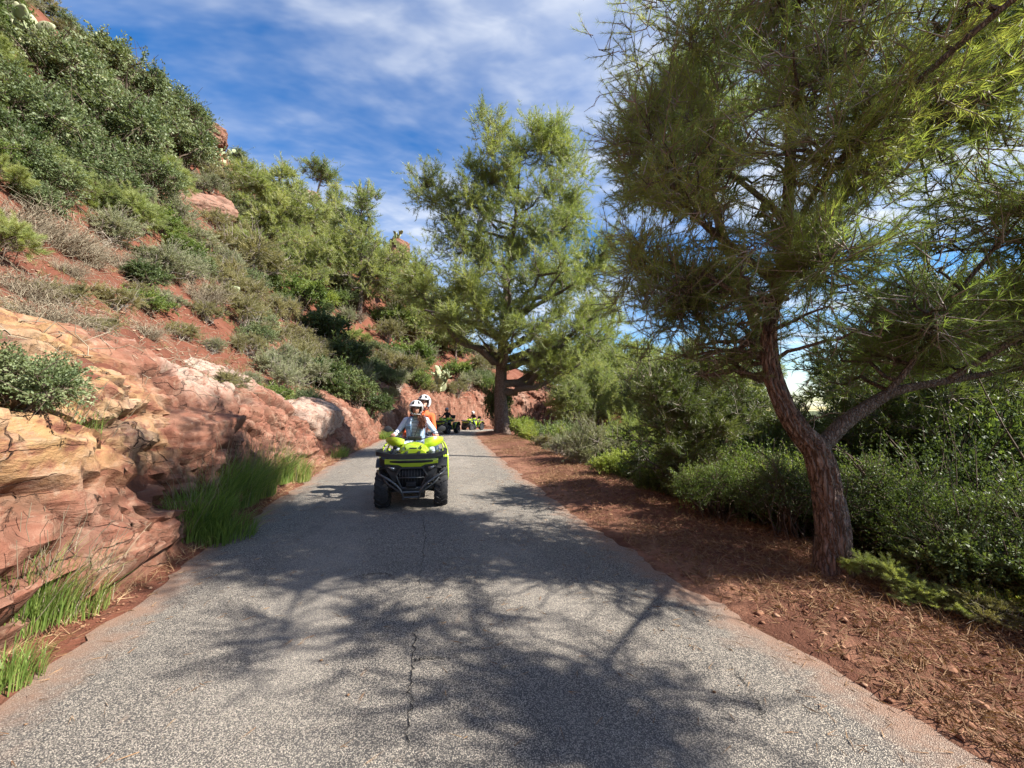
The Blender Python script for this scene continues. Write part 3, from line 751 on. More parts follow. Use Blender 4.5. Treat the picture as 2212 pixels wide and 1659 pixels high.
def grow_pine(seed, trunk, ells, limbs=(), n_limb=18, n_branch=110, n_twig=1400, tufts=5, needles=12, nl=0.09, nw=0.003, twig_len=0.45,
              spread=0.55, limb_r=0.05, shell=2.0, dead=60, clump=0.42, up=0.35, bare=1.0):
    """limbs: hand-set limb paths (x,y,z,r); ells: (centre, radii, weight) volumes that the crown fills. Returns branch and needle arrays"""
    rng = np.random.default_rng(seed)
    tr = smooth_path(trunk, 60)
    nodes = [tr[12:, :3]]; nrad = [tr[12:, 3]]
    paths = []
    for lp in limbs:
        Q = smooth_path(lp, 16); paths.append((Q[:, :3], Q[:, 3])); nodes.append(Q[2:, :3]); nrad.append(Q[2:, 3])
    wts = np.array([e[2] for e in ells], float); wts /= wts.sum()
    def sample(n):
        k = rng.choice(len(ells), n, p=wts)
        c = np.array([e[0] for e in ells])[k]; r = np.array([e[1] for e in ells])[k]
        return c + unit(rng.normal(size=(n, 3))) * (rng.uniform(0, 1, (n, 1)) ** (1 / shell)) * r, c
    # limbs
    A, Rn = np.concatenate(nodes), np.concatenate(nrad)
    T_, _ = sample(n_limb)
    for t in T_:
        h = np.linalg.norm(A[:, :2] - t[:2], axis=1)
        cost = np.abs(A[:, 2] - (t[2] - 0.45 * h)) + 0.35 * np.linalg.norm(A - t, axis=1)
        k = cost.argmin(); L = np.linalg.norm(A[k] - t)
        P = branch_path(A[k], t, -0.06, rng, 9, 0.035)
        r0 = min(Rn[k] * 0.75, limb_r * (0.5 + L / 3)); R = np.linspace(r0, r0 * 0.22, 9)
        paths.append((P, R)); nodes.append(P[3:]); nrad.append(R[3:])
    A, Rn = np.concatenate(nodes), np.concatenate(nrad)
    # branches
    tips = []
    T_, C_ = sample(n_branch)
    for t, c in zip(T_, C_):
        cost = np.linalg.norm(A - t, axis=1) + 0.5 * np.maximum(0, A[:, 2] - t[2] + 0.1)
        k = cost.argmin(); L = np.linalg.norm(A[k] - t)
        P = branch_path(A[k], t, 0.05, rng, 7, 0.04)
        r0 = min(Rn[k] * 0.7, 0.010 + 0.014 * L); R = np.linspace(r0, r0 * 0.3, 7)
        paths.append((P, R)); nodes.append(P[2:]); nrad.append(R[2:]); tips.append(P[2:])
    A, Rn = np.concatenate(nodes), np.concatenate(nrad)
    tipn = np.concatenate(tips)
    # twigs bunch round the outer branch nodes
    k0 = rng.integers(0, len(tipn), n_twig)
    base = tipn[k0]
    cm = np.array([e[0] for e in ells]); cen = cm[((base[:, None, :] - cm[None]) ** 2).sum(-1).argmin(1)]
    out = unit(base - cen)
    d = unit(out * 0.7 + rng.normal(size=(n_twig, 3)) * 0.8 + np.array([0, 0, up]))
    L = twig_len * rng.uniform(0.5, 1.3, n_twig)
    start = base + rng.normal(size=(n_twig, 3)) * 0.02
    twigs = []; TP = []; TD = []; TR = []
    f = np.linspace(0, 1, 3)
    bend = unit(rng.normal(size=(n_twig, 3)) + np.array([0, 0, 0.8])) * 0.18
    for i in range(int(n_twig * bare)):
        P = start[i] + d[i] * L[i] * f[:, None] + bend[i] * L[i] * (f ** 2)[:, None]
        twigs.append((P, np.linspace(0.0055, 0.002, 3) * (nw / 0.003) ** 0.5))
    ends = start + d * L[:, None] + bend * L[:, None]
    tone = np.clip(0.5 + 0.35 * fbm(base * 0.9, 2, seed + 3) * 2 + rng.normal(0, 0.14, n_twig), 0, 1)
    for q in range(tufts):
        fr = 1 - 0.62 * q / max(1, tufts - 1) if tufts > 1 else 1.0
        P = start + d * (L * fr)[:, None] + bend * (L * fr ** 2)[:, None]
        TP.append(P); TD.append(unit(d + 2 * bend * fr)); TR.append(tone)
    TP, TD, TR = np.concatenate(TP), np.concatenate(TD), np.concatenate(TR)
    if dead:
        k = rng.integers(0, len(A), dead)
        for i in k:
            t = A[i] + unit(rng.normal(size=3)) * twig_len * rng.uniform(0.5, 1.6)
            P = branch_path(A[i], t, 0.1, rng, 5, 0.09); twigs.append((P, np.linspace(0.006, 0.0022, 5) * (nw / 0.003) ** 0.5))
            twigs.append((branch_path(P[2], P[2] + unit(rng.normal(size=3)) * twig_len * 0.5, 0.1, rng, 4, 0.1), np.linspace(0.004, 0.002, 4) * (nw / 0.003) ** 0.5))
    V, F, r = needle_cloud(TP, TD, nl, nw, needles, spread, rng, TR)
    return paths, twigs, (V, F, r), A
def pine_object(name, label, origin, trunk_arrays, paths, twigs, cloud, mat, group=None, limb_sides=6):
    root = link(name, None, label=label, cat='pine tree', group=group, loc=tuple(origin))
    o = np.asarray(origin, float)
    V, F = trunk_arrays
    link('trunk', mesh_np('trunk', V - o, F, M_BARK, True), root)
    mb = twig_mesh(paths, limb_sides); V, F = mb.data()
    link('branches', mesh_np('branches', V - o, F, M_LIMB, True), root, kind='stuff')
    mb = twig_mesh(twigs, 3); V, F = mb.data()
    link('twigs', mesh_np('twigs', V - o, F, M_TWIG, True), root, kind='stuff')
    V, F, r = cloud
    link('crown', mesh_np('crown', V - o, F, mat, False, {'rnd': ('FACE', r)}), root, kind='stuff')
    return root
# near pine on the right verge
b1 = np.array([2.86, 3.52, float(ground_z(2.86, 3.52)) - 0.06])
tk = [(*b1, 0.140), (2.87, 3.52, 0.5, 0.1210), (2.83, 3.52, 0.84, 0.1123), (2.74, 3.5, 1.18, 0.1080), (2.60, 3.5, 1.36, 0.0922), (2.47, 3.5, 1.60, 0.0806), (2.39, 3.52, 1.92, 0.0720),
      (2.40, 3.55, 2.30, 0.0662), (2.54, 3.6, 2.70, 0.0619), (2.62, 3.6, 3.10, 0.0576), (2.72, 3.62, 3.9, 0.0475), (2.9, 3.7, 5.2, 0.0346), (3.1, 3.8, 6.6, 0.0187), (3.2, 3.8, 7.6, 0.0086)]
lim1 = [
    [(2.74, 3.5, 1.16, 0.0720), (2.98, 3.48, 1.42, 0.0634), (3.2, 3.46, 1.58, 0.0562), (3.42, 3.42, 1.72, 0.0446), (3.8, 3.35, 1.80, 0.0324), (4.5, 3.2, 1.95, 0.0230), (5.3, 3.0, 2.2, 0.0108)],
    [(3.3, 3.46, 1.62, 0.0324), (3.5, 3.35, 1.95, 0.0245), (3.75, 3.2, 2.5, 0.0187), (4.1, 3.0, 3.1, 0.0086)],
    [(2.62, 3.6, 3.0, 0.0475), (3.0, 3.5, 3.48, 0.0432), (3.55, 3.45, 4.1, 0.0374), (4.17, 3.4, 4.77, 0.0302), (4.94, 3.3, 5.35, 0.0216), (5.8, 3.1, 6.0, 0.0101)],
    [(3.0, 3.5, 3.46, 0.0360), (3.5, 3.35, 3.85, 0.0317), (4.2, 3.1, 4.35, 0.0245), (5.0, 2.8, 4.9, 0.0144), (5.7, 2.5, 5.3, 0.0072)],
    [(2.55, 3.6, 2.72, 0.0374), (2.3, 3.7, 3.05, 0.0331), (1.98, 3.85, 3.45, 0.0259), (1.78, 4.0, 3.9, 0.0202), (1.55, 4.2, 4.6, 0.0101)],
    [(2.45, 3.56, 2.5, 0.0324), (2.2, 3.75, 2.72, 0.0274), (1.9, 3.9, 3.0, 0.0187), (1.45, 4.2, 3.2, 0.0086)],
    [(2.60, 3.6, 3.05, 0.0324), (2.6, 3.0, 3.5, 0.0259), (3.0, 2.2, 4.0, 0.0187), (3.6, 1.4, 4.3, 0.0101)],
    [(3.8, 3.35, 1.80, 0.0288), (4.3, 2.5, 2.6, 0.0245), (4.8, 1.5, 3.5, 0.0173), (5.0, 0.8, 3.9, 0.0086)],
    [(2.66, 3.62, 3.4, 0.0324), (2.5, 4.1, 4.1, 0.0259), (2.2, 4.7, 5.0, 0.0158), (1.9, 5.0, 5.8, 0.0072)],
]
el1 = [((2.1, 4.2, 4.4), (1.15, 1.2, 1.7), 3.2), ((2.2, 4.4, 6.0), (1.25, 1.3, 1.4), 2.6), ((3.6, 3.8, 5.2), (1.5, 1.3, 1.5), 2.8), ((4.8, 3.4, 4.2), (1.3, 1.2, 1.6), 2.0),
       ((3.4, 4.0, 7.0), (1.8, 1.6, 1.3), 1.6), ((5.4, 3.2, 5.8), (1.3, 1.4, 1.2), 1.2), ((2.0, 4.3, 2.7), (0.95, 0.9, 0.55), 1.3), ((3.5, 4.3, 3.0), (1.3, 0.9, 0.9), 1.6),
       ((4.7, 3.5, 2.5), (1.2, 0.8, 0.6), 1.2), ((3.9, 1.6, 4.2), (0.9, 0.9, 0.7), 0.9), ((3.2, 3.0, 2.25), (0.7, 0.35, 0.22), 0.35),
       ((2.55, 3.0, 2.75), (0.8, 0.35, 0.5), 1.0), ((2.9, 3.0, 3.9), (1.1, 0.5, 0.9), 1.8), ((3.7, 2.9, 4.9), (1.2, 0.6, 0.9), 1.2), ((4.6, 2.8, 3.3), (1.1, 0.6, 0.8), 1.1), ((5.6, 3.4, 3.2), (1.0, 0.9, 1.0), 1.0), ((4.4, 4.6, 6.6), (1.6, 1.2, 1.2), 1.4), ((5.0, 3.0, 7.0), (1.4, 1.2, 1.0), 1.0),
       ((2.7, 2.9, 6.2), (1.0, 0.8, 0.9), 0.8), ((1.7, 4.6, 3.4), (0.7, 0.9, 0.8), 0.8), ((3.2, 2.5, 6.9), (1.2, 0.9, 0.9), 0.8), ((4.0, 2.0, 5.7), (0.9, 0.8, 0.8), 0.6), ((5.2, 2.2, 7.4), (1.1, 0.9, 0.8), 0.6), ((5.1, 1.0, 4.0), (1.1, 0.7, 0.5), 0.9), ((4.4, 0.7, 3.4), (0.7, 0.5, 0.35), 0.45), ((4.3, 3.2, 2.35), (0.9, 0.5, 0.45), 0.8), ((5.3, 3.3, 2.5), (0.9, 0.7, 0.5), 0.9), ((3.8, 4.0, 2.1), (0.9, 0.6, 0.4), 0.7), ((2.0, 4.4, 2.15), (0.7, 0.6, 0.35), 0.5)]
pth, twg, cld, _ = grow_pine(11, tk, el1, lim1, 30, 1250, 14500, 4, 12, 0.090, 0.0040, 0.34, 0.50, 0.045, 1.6, 420)
pine_near = pine_object('pine_tree', 'large forked pine leaning over the right verge beside the road', b1, trunk_mesh(tk, 72, 260, 0.016, 0.34, 3), pth, twg, cld, M_NEEDLE)
# tall pine at the bend
b2 = np.array([-0.62, 24.5, float(ground_z(-0.62, 24.5)) - 0.1])
def at2(u, v, dy=0.0): return tuple(at(u, v, 24.5 + dy))
tk2 = [(*b2, 0.46), (-0.72, 24.5, 2.2, 0.40), (-0.66, 24.5, 4.6, 0.34), (-0.5, 24.6, 7.5, 0.26), (-0.2, 24.8, 11, 0.18), (0.3, 24.8, 15, 0.10), (0.6, 24.8, 19, 0.03)]
def E2(u, v, ru, rv, dy, ry, w):
    k = 24.5 / FPX
    return (at2(u, v, dy), (ru * k, ry, rv * k), w)
el2 = [E2(1130, 320, 95, 95, 0, 2.4, 1.7), E2(1060, 300, 45, 70, -0.5, 1.4, 0.6), E2(1190, 300, 60, 75, 0.8, 1.8, 1.2), E2(1290, 540, 60, 70, 0, 2.0, 1.0), E2(1250, 380, 50, 60, 0.5, 1.8, 0.8), E2(935, 420, 62, 100, 0, 1.8, 1.0), E2(1000, 440, 60, 80, -0.6, 1.8, 0.8),
       E2(1130, 480, 130, 100, -0.5, 3.0, 2.2), E2(1220, 460, 70, 110, 0.5, 2.2, 1.7), E2(1000, 600, 120, 70, -1.5, 2.6, 1.6), E2(1150, 610, 140, 90, -1.5, 3.0, 2.2), E2(1270, 620, 80, 90, 0, 2.4, 1.9),
       E2(980, 680, 100, 45, -2.0, 2.2, 1.0), E2(1110, 710, 120, 60, -2.2, 2.4, 1.5), E2(1230, 730, 100, 70, -1.2, 2.2, 1.8), E2(920, 560, 45, 40, -0.6, 1.2, 0.4), E2(1180, 800, 80, 30, -1, 1.6, 0.8), E2(1060, 400, 80, 70, 0, 2.2, 1.2), E2(1080, 540, 120, 60, 0, 3.0, 1.3), E2(1300, 700, 60, 90, 1.0, 2.0, 0.9), E2(940, 640, 70, 45, -1, 1.8, 0.6), E2(990, 520, 70, 60, 0, 2.0, 0.9)]
pth, twg, cld, _ = grow_pine(23, tk2, el2, (), 46, 950, 10800, 4, 10, 0.25, 0.020, 0.80, 0.62, 0.12, 1.7, 500, up=0.5, bare=0.4)
pine_bend = pine_object('pine_tree', 'tall bright green pine with thick dark trunk at the road bend', b2, trunk_mesh(tk2, 40, 120, 0.06, 0.25, 8), pth, twg, cld, M_NEEDLE2)
# pine behind the near one, whose high crown shades the bank
b3 = np.array([8.6, 11.3, float(ground_z(8.6, 11.3)) - 0.1])
tk3 = [(*b3, 0.26), (7.95, 11.2, 1.2, 0.20), (7.05, 11, 4.0, 0.15), (6.0, 11, 7.5, 0.11), (5.2, 11, 12.0, 0.03)]
el3 = [((5.0, 11, 9.4), (2.1, 2.0, 1.7), 2), ((3.8, 11.2, 8.4), (1.3, 1.5, 0.9), 1), ((6.2, 11, 10.4), (1.7, 1.7, 1.4), 1.2), ((5.0, 11, 11.2), (1.4, 1.4, 1.1), 1)]
pth, twg, cld, _ = grow_pine(37, tk3, el3, (), 14, 160, 2200, 4, 9, 0.16, 0.012, 0.6, 0.55, 0.07, 2.0, 80)
pine_mid = pine_object('pine_tree', 'slender tall pine half hidden behind the forked pine', b3, trunk_mesh(tk3, 28, 80, 0.03, 0.25, 15), pth, twg, cld, M_NEEDLE)
# hillside and valley pines: three kinds, built once at the origin
def std_pine(seed, h, w, kind, nt=2400):
    if kind == 'cone':
        tk = [(0, 0, -0.3, 0.17), (0.1, 0, h * 0.3, 0.13), (-0.05, 0.1, h * 0.65, 0.08), (0.05, 0, h * 0.97, 0.02)]
        el = [((0, 0, h * 0.30), (w * 0.5, w * 0.5, h * 0.13), 1.3), ((0.15 * w, 0, h * 0.48), (w * 0.46, w * 0.46, h * 0.15), 1.5), ((-0.12 * w, 0, h * 0.66), (w * 0.36, w * 0.36, h * 0.15), 1.2), ((0.05 * w, 0, h * 0.86), (w * 0.22, w * 0.22, h * 0.14), 0.8), ((-0.3 * w, 0.1, h * 0.5), (w * 0.25, w * 0.25, h * 0.14), .6)]
    elif kind == 'umbrella':
        tk = [(0, 0, -0.3, 0.15), (0.2, 0, h * 0.25, 0.12), (0.5, 0, h * 0.5, 0.10), (0.7, 0, h * 0.75, 0.05)]
        el = [((0.7, 0, h * 0.80), (w * 0.5, w * 0.5, h * 0.13), 2), ((0.2, 0, h * 0.74), (w * 0.35, w * 0.35, h * 0.12), 1), ((1.5, 0, h * 0.62), (w * 0.25, w * 0.25, h * 0.10), .7)]
    else:
        tk = [(0, 0, -0.3, 0.16), (-0.15, 0, h * 0.35, 0.12), (0.1, 0, h * 0.7, 0.07), (0.3, 0, h * 0.95, 0.02)]
        el = [((0, 0, h * 0.40), (w * 0.5, w * 0.45, h * 0.22), 1.6), ((0.25 * w, 0, h * 0.62), (w * 0.36, w * 0.36, h * 0.2), 1.2), ((-0.25 * w, 0, h * 0.68), (w * 0.28, w * 0.28, h * 0.16), .9), ((0.05 * w, 0, h * 0.84), (w * 0.25, w * 0.25, h * 0.14), .7)]
    pth, twg, cld, _ = grow_pine(seed, tk, el, (), 18, 180, nt, 4, 8, 0.21, 0.023, 0.62, 0.62, 0.06, 2.0, 90, up=0.5)
    return trunk_mesh(tk, 16, 40, 0.03, 0.2, seed), pth, twg, cld
def pine_at(proto, label, u, v, h_px, group=None, y=None, rz=0.0, base=None):
    """stand a copy of a pine where its foot is seen at (u, v), h_px tall in the picture"""
    p = hit(u, v) if base is None else np.asarray(base, float)
    k = h_px * p[1] / FPX / proto['tall'] if h_px else 1.0
    return dup(proto, label, group, tuple(p), (0, 0, rz), k)
P_CONE = pine_object('pine_tree', 'feathery green pine standing on the mid slope beside the rock fin', (0, 0, 0), *std_pine(51, 9.0, 6.0, 'cone'), M_NEEDLE2); P_CONE['tall'] = 9.0
P_ROUND = pine_object('pine_tree', 'soft light green pine on the slope below the ridge', (0, 0, 0), *std_pine(52, 7.0, 6.0, 'round'), M_NEEDLE2); P_ROUND['tall'] = 7.0
P_UMB = pine_object('pine_tree', 'lone flat-topped pine on the ridge against blue sky', (0, 0, 0), *std_pine(53, 6.0, 6.4, 'umbrella', 1100), M_NEEDLE); P_UMB['tall'] = 6.0
for pr, (u, v, h, rz) in ((P_CONE, (775, 690, 300, 0.6)), (P_ROUND, (590, 560, 225, 1.0)), (P_UMB, (682, 436, 96, 0.2))):
    p = hit(u, v); p = at(u, v, 60.0) if p is None else p
    pr.location = tuple(p); pr.rotation_euler = (0, 0, rz); k = h * p[1] / FPX / pr['tall']; pr.scale = (k, k, k)
    print('pine', u, v, np.round(p, 1), 'height', round(k * pr['tall'], 1))
# ================================================================== shrubs, grass, cacti, loose rocks
def shrub(name, seed, mat, n_leaf, leaf, lobes=9, flat=0.75, stems=14, needle=False, leaf_w=None, ragged=0.25, stem_mat=None, bare=0):
    """a bush about 1 m in radius standing on the origin: lobed leaf masses over forking stems"""
    rng = np.random.default_rng(seed)
    a = rng.uniform(0, 2 * np.pi, lobes); r = rng.uniform(0.1, 0.72, lobes) ** 0.8
    C = np.stack([np.cos(a) * r, np.sin(a) * r, (0.42 + 0.62 * (1 - r) * rng.uniform(0.5, 1.1, lobes)) * flat * 1.25], -1)
    Rl = rng.uniform(0.28, 0.5, lobes)
    lpt = 26; nt = n_leaf // lpt                                # leaves sit along short twigs, so the outline is ragged
    kt = rng.choice(lobes, nt, p=Rl ** 2 / (Rl ** 2).sum())
    dt = unit(rng.normal(size=(nt, 3)) + np.array([0, 0, 0.3]))
    Lt = Rl[kt] * (0.80 + 0.45 * rng.uniform(0, 1, nt) ** 2.5) * (1 + 1.6 * ragged * fbm(dt * 2.2 + kt[:, None] * 7.1, 3, seed)) * (1 + 0.5 * (rng.uniform(0, 1, nt) > 0.93))
    bt = unit(rng.normal(size=(nt, 3)) + np.array([0, 0, 0.4])) * 0.22
    f = rng.uniform(0.30, 1.0, (nt, lpt)) ** 0.8
    P = C[kt][:, None, :] + (dt[:, None, :] * f[..., None] + bt[:, None, :] * (f ** 2)[..., None]) * Lt[:, None, None] * np.array([1, 1, 0.92])
    P = (P + rng.normal(0, 0.016, P.shape)).reshape(-1, 3); d = np.repeat(unit(dt + 1.5 * bt), lpt, 0); k = np.repeat(kt, lpt)
    dead = np.repeat(rng.uniform(0, 1, nt) < 0.10, lpt)
    keep = (P[:, 2] > 0.02) & ~dead
    P, d, k = P[keep], d[keep], k[keep]
    ft = np.linspace(0.25, 1.02, 4)
    fine = [(C[kt[i]] + (dt[i] * ft[:, None] + bt[i] * (ft ** 2)[:, None]) * Lt[i] * np.array([1, 1, 0.92]), np.linspace(0.006, 0.0022, 4)) for i in range(0, nt, 2)]
    tone = np.clip(0.5 + 0.55 * fbm(P * 2.2, 2, seed + 7) + 0.25 * (rng.uniform(0, 1, lobes)[k] - 0.5), 0, 1)
    if needle:
        V, F, rr = needle_cloud(P, unit(d + np.array([0, 0, 0.5])), leaf, leaf_w, needle, 0.5, rng, tone)
    else:
        V, F, rr = leaf_cloud(P, d, leaf, leaf_w or leaf * 0.5, rng, tone)
    root = link(name, None)
    link('foliage', mesh_np('foliage', V, F, mat, False, {'rnd': ('FACE', rr)}), root, kind='stuff')
    tw = fine
    for i in range(stems):
        c = C[rng.integers(lobes)] + rng.normal(0, 0.12, 3)
        b = np.array([rng.normal(0, 0.07), rng.normal(0, 0.07), -0.15])
        Q = branch_path(b, c, 0.06, rng, 7, 0.06); tw.append((Q, np.linspace(0.022, 0.006, 7)))
        for _ in range(4):
            s0 = Q[rng.integers(2, 6)]
            tw.append((branch_path(s0, s0 + unit(c - b + rng.normal(size=3) * 0.7) * rng.uniform(0.2, 0.55), 0.05, rng, 4, 0.08), np.linspace(0.009, 0.003, 4)))
    for i in range(bare):
        c = C[rng.integers(lobes)]; dd = unit(rng.normal(size=3) + np.array([0, 0, 0.9]))
        tw.append((branch_path(c, c + dd * rng.uniform(0.35, 0.75), 0.05, rng, 4, 0.1), np.linspace(0.007, 0.0025, 4)))
    V, F = twig_mesh(tw, 4).data()
    link('stems', mesh_np('stems', V, F, stem_mat or M_STEM, True), root, kind='stuff')
    return root
def dead_brush(name, seed, n=260, h=1.0, mat=None, droop=0.25):
    """leafless tangle of fine grey twigs"""
    rng = np.random.default_rng(seed); tw = []
    for i in range(n):
        a = rng.uniform(0, 2 * np.pi); rr = rng.uniform(0.0, 0.35)
        b = np.array([np.cos(a) * rr, np.sin(a) * rr, -0.05])
        d = unit(np.array([np.cos(a), np.sin(a), 0]) * rng.uniform(0.2, 1.1) + np.array([0, 0, 1.0]) + rng.normal(size=3) * 0.25)
        L = h * rng.uniform(0.5, 1.05); e = b + d * L - np.array([0, 0, droop * L * rng.uniform(0, 1)])
        Q = branch_path(b, e, 0.12, rng, 6, 0.05); tw.append((Q, np.linspace(0.009, 0.003, 6)))
        for _ in range(3):
            s0 = Q[rng.integers(2, 6)]; tw.append((branch_path(s0, s0 + unit(d + rng.normal(size=3) * 0.9) * L * rng.uniform(0.15, 0.4), 0.05, rng, 4, 0.09), np.linspace(0.005, 0.0022, 4)))
    mb = MB(); rnd = []
    for P, R in tw:
        pass
    V, F = twig_mesh(tw, 3).data(); rnd = np.repeat(rng.uniform(0, 1, len(F[0]) // 3 + 1), 3)[:len(F[0])]
    root = link(name, None)
    link('twigs', mesh_np('twigs', V, F, mat or M_STRAW, True, {'rnd': ('FACE', rnd)}), root, kind='stuff')
    return root
def grass_clump(name, seed, n=900, h=0.7, spread=0.35, w=0.006, stalks=0, lean=(0, 0)):
    rng = np.random.default_rng(seed); V = []; rnd = []; seg = 5
    a = rng.uniform(0, 2 * np.pi, n); r = np.sqrt(rng.uniform(0, 1, n)) * spread
    B = np.stack([np.cos(a) * r, np.sin(a) * r, np.full(n, -0.02)], -1)
    out = np.stack([np.cos(a), np.sin(a), 0 * a], -1) * rng.uniform(0.1, 0.9, (n, 1)) + rng.normal(size=(n, 3)) * 0.25 + np.array([lean[0], lean[1], 0]); out[:, 2] = 0
    H = 1.5 * h * rng.uniform(0.45, 1.1, n) * (1 - 0.35 * r / spread)
    f = np.linspace(0, 1, seg)
    side = unit(np.cross(out + 1e-3, np.array([0, 0, 1.0])) + rng.normal(size=(n, 3)) * 0.3)
    drp = rng.uniform(0.25, 0.85, n)
    pts = B[:, None, :] + out[:, None, :] * (H[:, None] * drp[:, None] * f ** 1.8)[..., None] + np.array([0, 0, 1.0]) * (H[:, None] * (f - 0.42 * drp[:, None] * f ** 2.6))[..., None]
    wd = w * rng.uniform(0.6, 1.4, n)[:, None] * (1 - f ** 2.2 * 0.92)
    Lf = pts - side[:, None, :] * wd[..., None] / 2; Rt = pts + side[:, None, :] * wd[..., None] / 2
    V = np.stack([Lf, Rt], 2).reshape(-1, 3)
    i = (np.arange(n)[:, None] * seg * 2 + np.arange(seg - 1)[None] * 2).ravel()
    F = np.stack([i, i + 1, i + 3, i + 2], -1)
    rr = np.repeat(np.where(rng.uniform(0, 1, n) < 0.14, 1.0, np.clip(rng.normal(0.55, 0.26, n), 0, 0.9)), seg - 1)
    root = link(name, None)
    link('blades', mesh_np('blades', V, F, M_GRASS, True, {'rnd': ('FACE', rr)}), root, kind='stuff')
    if stalks:
        tw = []
        for _ in range(stalks):
            b = np.array([rng.normal(0, spread * 0.5), rng.normal(0, spread * 0.5), 0]); e = b + np.array([lean[0] * 0.4 + rng.normal(0, 0.2), lean[1] * 0.4 + rng.normal(0, 0.2), h * rng.uniform(1.0, 1.6)])
            tw.append((branch_path(b, e, 0.04, rng, 6, 0.02), np.linspace(0.003, 0.0016, 6)))
        V, F = twig_mesh(tw, 3).data()
        link('seed_stalks', mesh_np('seed_stalks', V, F, M_STRAW, True, {'rnd': ('FACE', np.full(len(F[0]), 0.45))}), root, kind='stuff')
    return root
def pad_mesh(seed):
    """one flattened cactus pad standing on its narrow foot"""
    rng = np.random.default_rng(seed)
    rings = []
    for z in np.linspace(0, 1, 9):
        wdt = 0.30 * math.sin(math.pi * (0.06 + 0.90 * z) ** 0.85) ** 0.75 + 0.01
        th = 0.035 + 0.035 * math.sin(math.pi * z)
        a = np.linspace(0, 2 * np.pi, 12, endpoint=False)
        rings.append(np.stack([np.cos(a) * wdt, np.sin(a) * th + 0.05 * (z - 0.5) ** 2, np.full(12, z * 0.95)], -1))
    V, F = loft(rings)
    nf = sum(len(f) for f in F)
    return mesh_np('pad', V, F, M_CACTUS, True, {'rnd': ('FACE', np.full(nf, rng.uniform(0.1, 0.95)))})
PADS = [pad_mesh(i) for i in range(6)]
def prickly_pear(label, seed, loc, height, n=36, spread=0.55, group=None):
    rng = random.Random(seed)
    root = link('prickly_pear', None, label=label, cat='cactus', group=group, loc=tuple(loc))
    tips = [(Vector((rng.gauss(0, spread * 0.3), rng.gauss(0, spread * 0.3), -0.05)), Vector((rng.gauss(0, 0.3), rng.gauss(0, 0.3), 1)).normalized(), 1.0) for _ in range(max(1, n // 7))]
    done = []; s0 = height / 2.7
    while len(done) < n and tips:
        p, d, sc = tips.pop(0); L = s0 * sc * rng.uniform(0.75, 1.1)
        done.append((p, d, L))
        e = p + d * L * 0.88
        for _ in range(rng.choice((1, 2, 2, 3))):
            dd = (d * 0.7 + Vector((rng.gauss(0, 0.75), rng.gauss(0, 0.75), rng.uniform(0.0, 0.8)))).normalized()
            tips.append((e + dd.cross(d) * L * 0.12, dd, max(0.55, sc * rng.uniform(0.82, 0.98))))
    for p, d, L in done:
        o = link('pad', PADS[rng.randrange(6)], root, loc=p)
        q = d.to_track_quat('Z', 'Y') @ Vector((0, 0, 1)).rotation_difference(Vector((0, 0, 1)))
        o.rotation_mode = 'QUATERNION'
        from mathutils import Quaternion
        o.rotation_quaternion = q @ Quaternion((0, 0, 1), rng.uniform(0, 3.14)); o.scale = (L, L, L)
    return root
def rock_mesh(seed, dims, n=26, power=0.45, scale=1.0, yel=0.0, pale=0.2, gain=1.0):
    """a bedded sandstone block: rounded box, joints and ledges cut into it"""
    g = np.linspace(-1, 1, n)
    V = []; F = []; off = 0
    for ax in range(3):
        for sg in (-1, 1):
            a, b = np.meshgrid(g, g, indexing='ij'); q = np.zeros((n, n, 3))
            q[..., ax] = sg; q[..., (ax + 1) % 3] = a; q[..., (ax + 2) % 3] = b
            V.append(q.reshape(-1, 3)); f = grid_faces(n, n) + off; F.append(f if sg > 0 else f[:, ::-1]); off += n * n
    V = np.concatenate(V); F = np.concatenate(F)
    sph = unit(V); C = V * power + sph * (1 - power) * 1.15
    D = np.asarray(dims, float)
    P = C * D / 2
    N = unit(sph / D)
    W = P + np.array([seed * 13.7, seed * 3.1, seed * 7.7])
    r, gr = rock_relief(W, None, seed, scale)
    P = P + N * (r * gain)[:, None]
    key = np.round(V * 1000).astype(int); _, idx, inv = np.unique(key, axis=0, return_index=True, return_inverse=True)
    P = P[idx]; gr = gr[idx]; F = inv.ravel()[F]
    tone = np.stack([np.full(len(P), yel), np.full(len(P), pale), gr], -1)
    return mesh_np('rock', P, F, M_ROCK, True, {'tone': ('POINT', tone)})
def rock_at(name, label, p, dims, rot, seed, group=None, **kw):
    return link(name, rock_mesh(seed, dims, **kw), label=label, cat='rock', group=group, loc=tuple(p), rot=rot)
# ------------------------------------------------------------------ rock outcrops standing out of the slope
def hp(u, v, back=0.0):
    p = hit(u, v); p = at(u, v, 45.0) if p is None else p
    d = ray(u, v); return p + d / np.linalg.norm(d) * back
p = hp(462, 300, 0.6); rock_at('rock_outcrop', 'jutting layered red outcrop on the skyline of the ridge', p + np.array([0, 0, 0.3]), (2.6, 2.4, 2.5), (0.1, 0.15, 0.6), 1, scale=0.9, pale=0.1)
p = hp(425, 445, 0.9); rock_at('rock_slab', 'long tilted brown sandstone slab in the bushes under the ridge', p, (2.4, 4.6, 1.7), (0.30, 0.65, -0.25), 2, scale=0.8, pale=0.25)
p = hp(800, 655, 0.7); rock_at('rock_fin', 'upright smooth red rock fin above the bushes', p, (1.3, 2.2, 4.2), (0.15, -0.35, 0.3), 3, scale=1.4, pale=0.0, gain=0.45)
p = hp(650, 560, 1.2); rock_at('rock_outcrop', 'dark shaded overhanging rock among the hillside pines', p, (3.0, 3.4, 2.6), (0.2, 0.3, 0.4), 4, scale=1.0, pale=0.0)
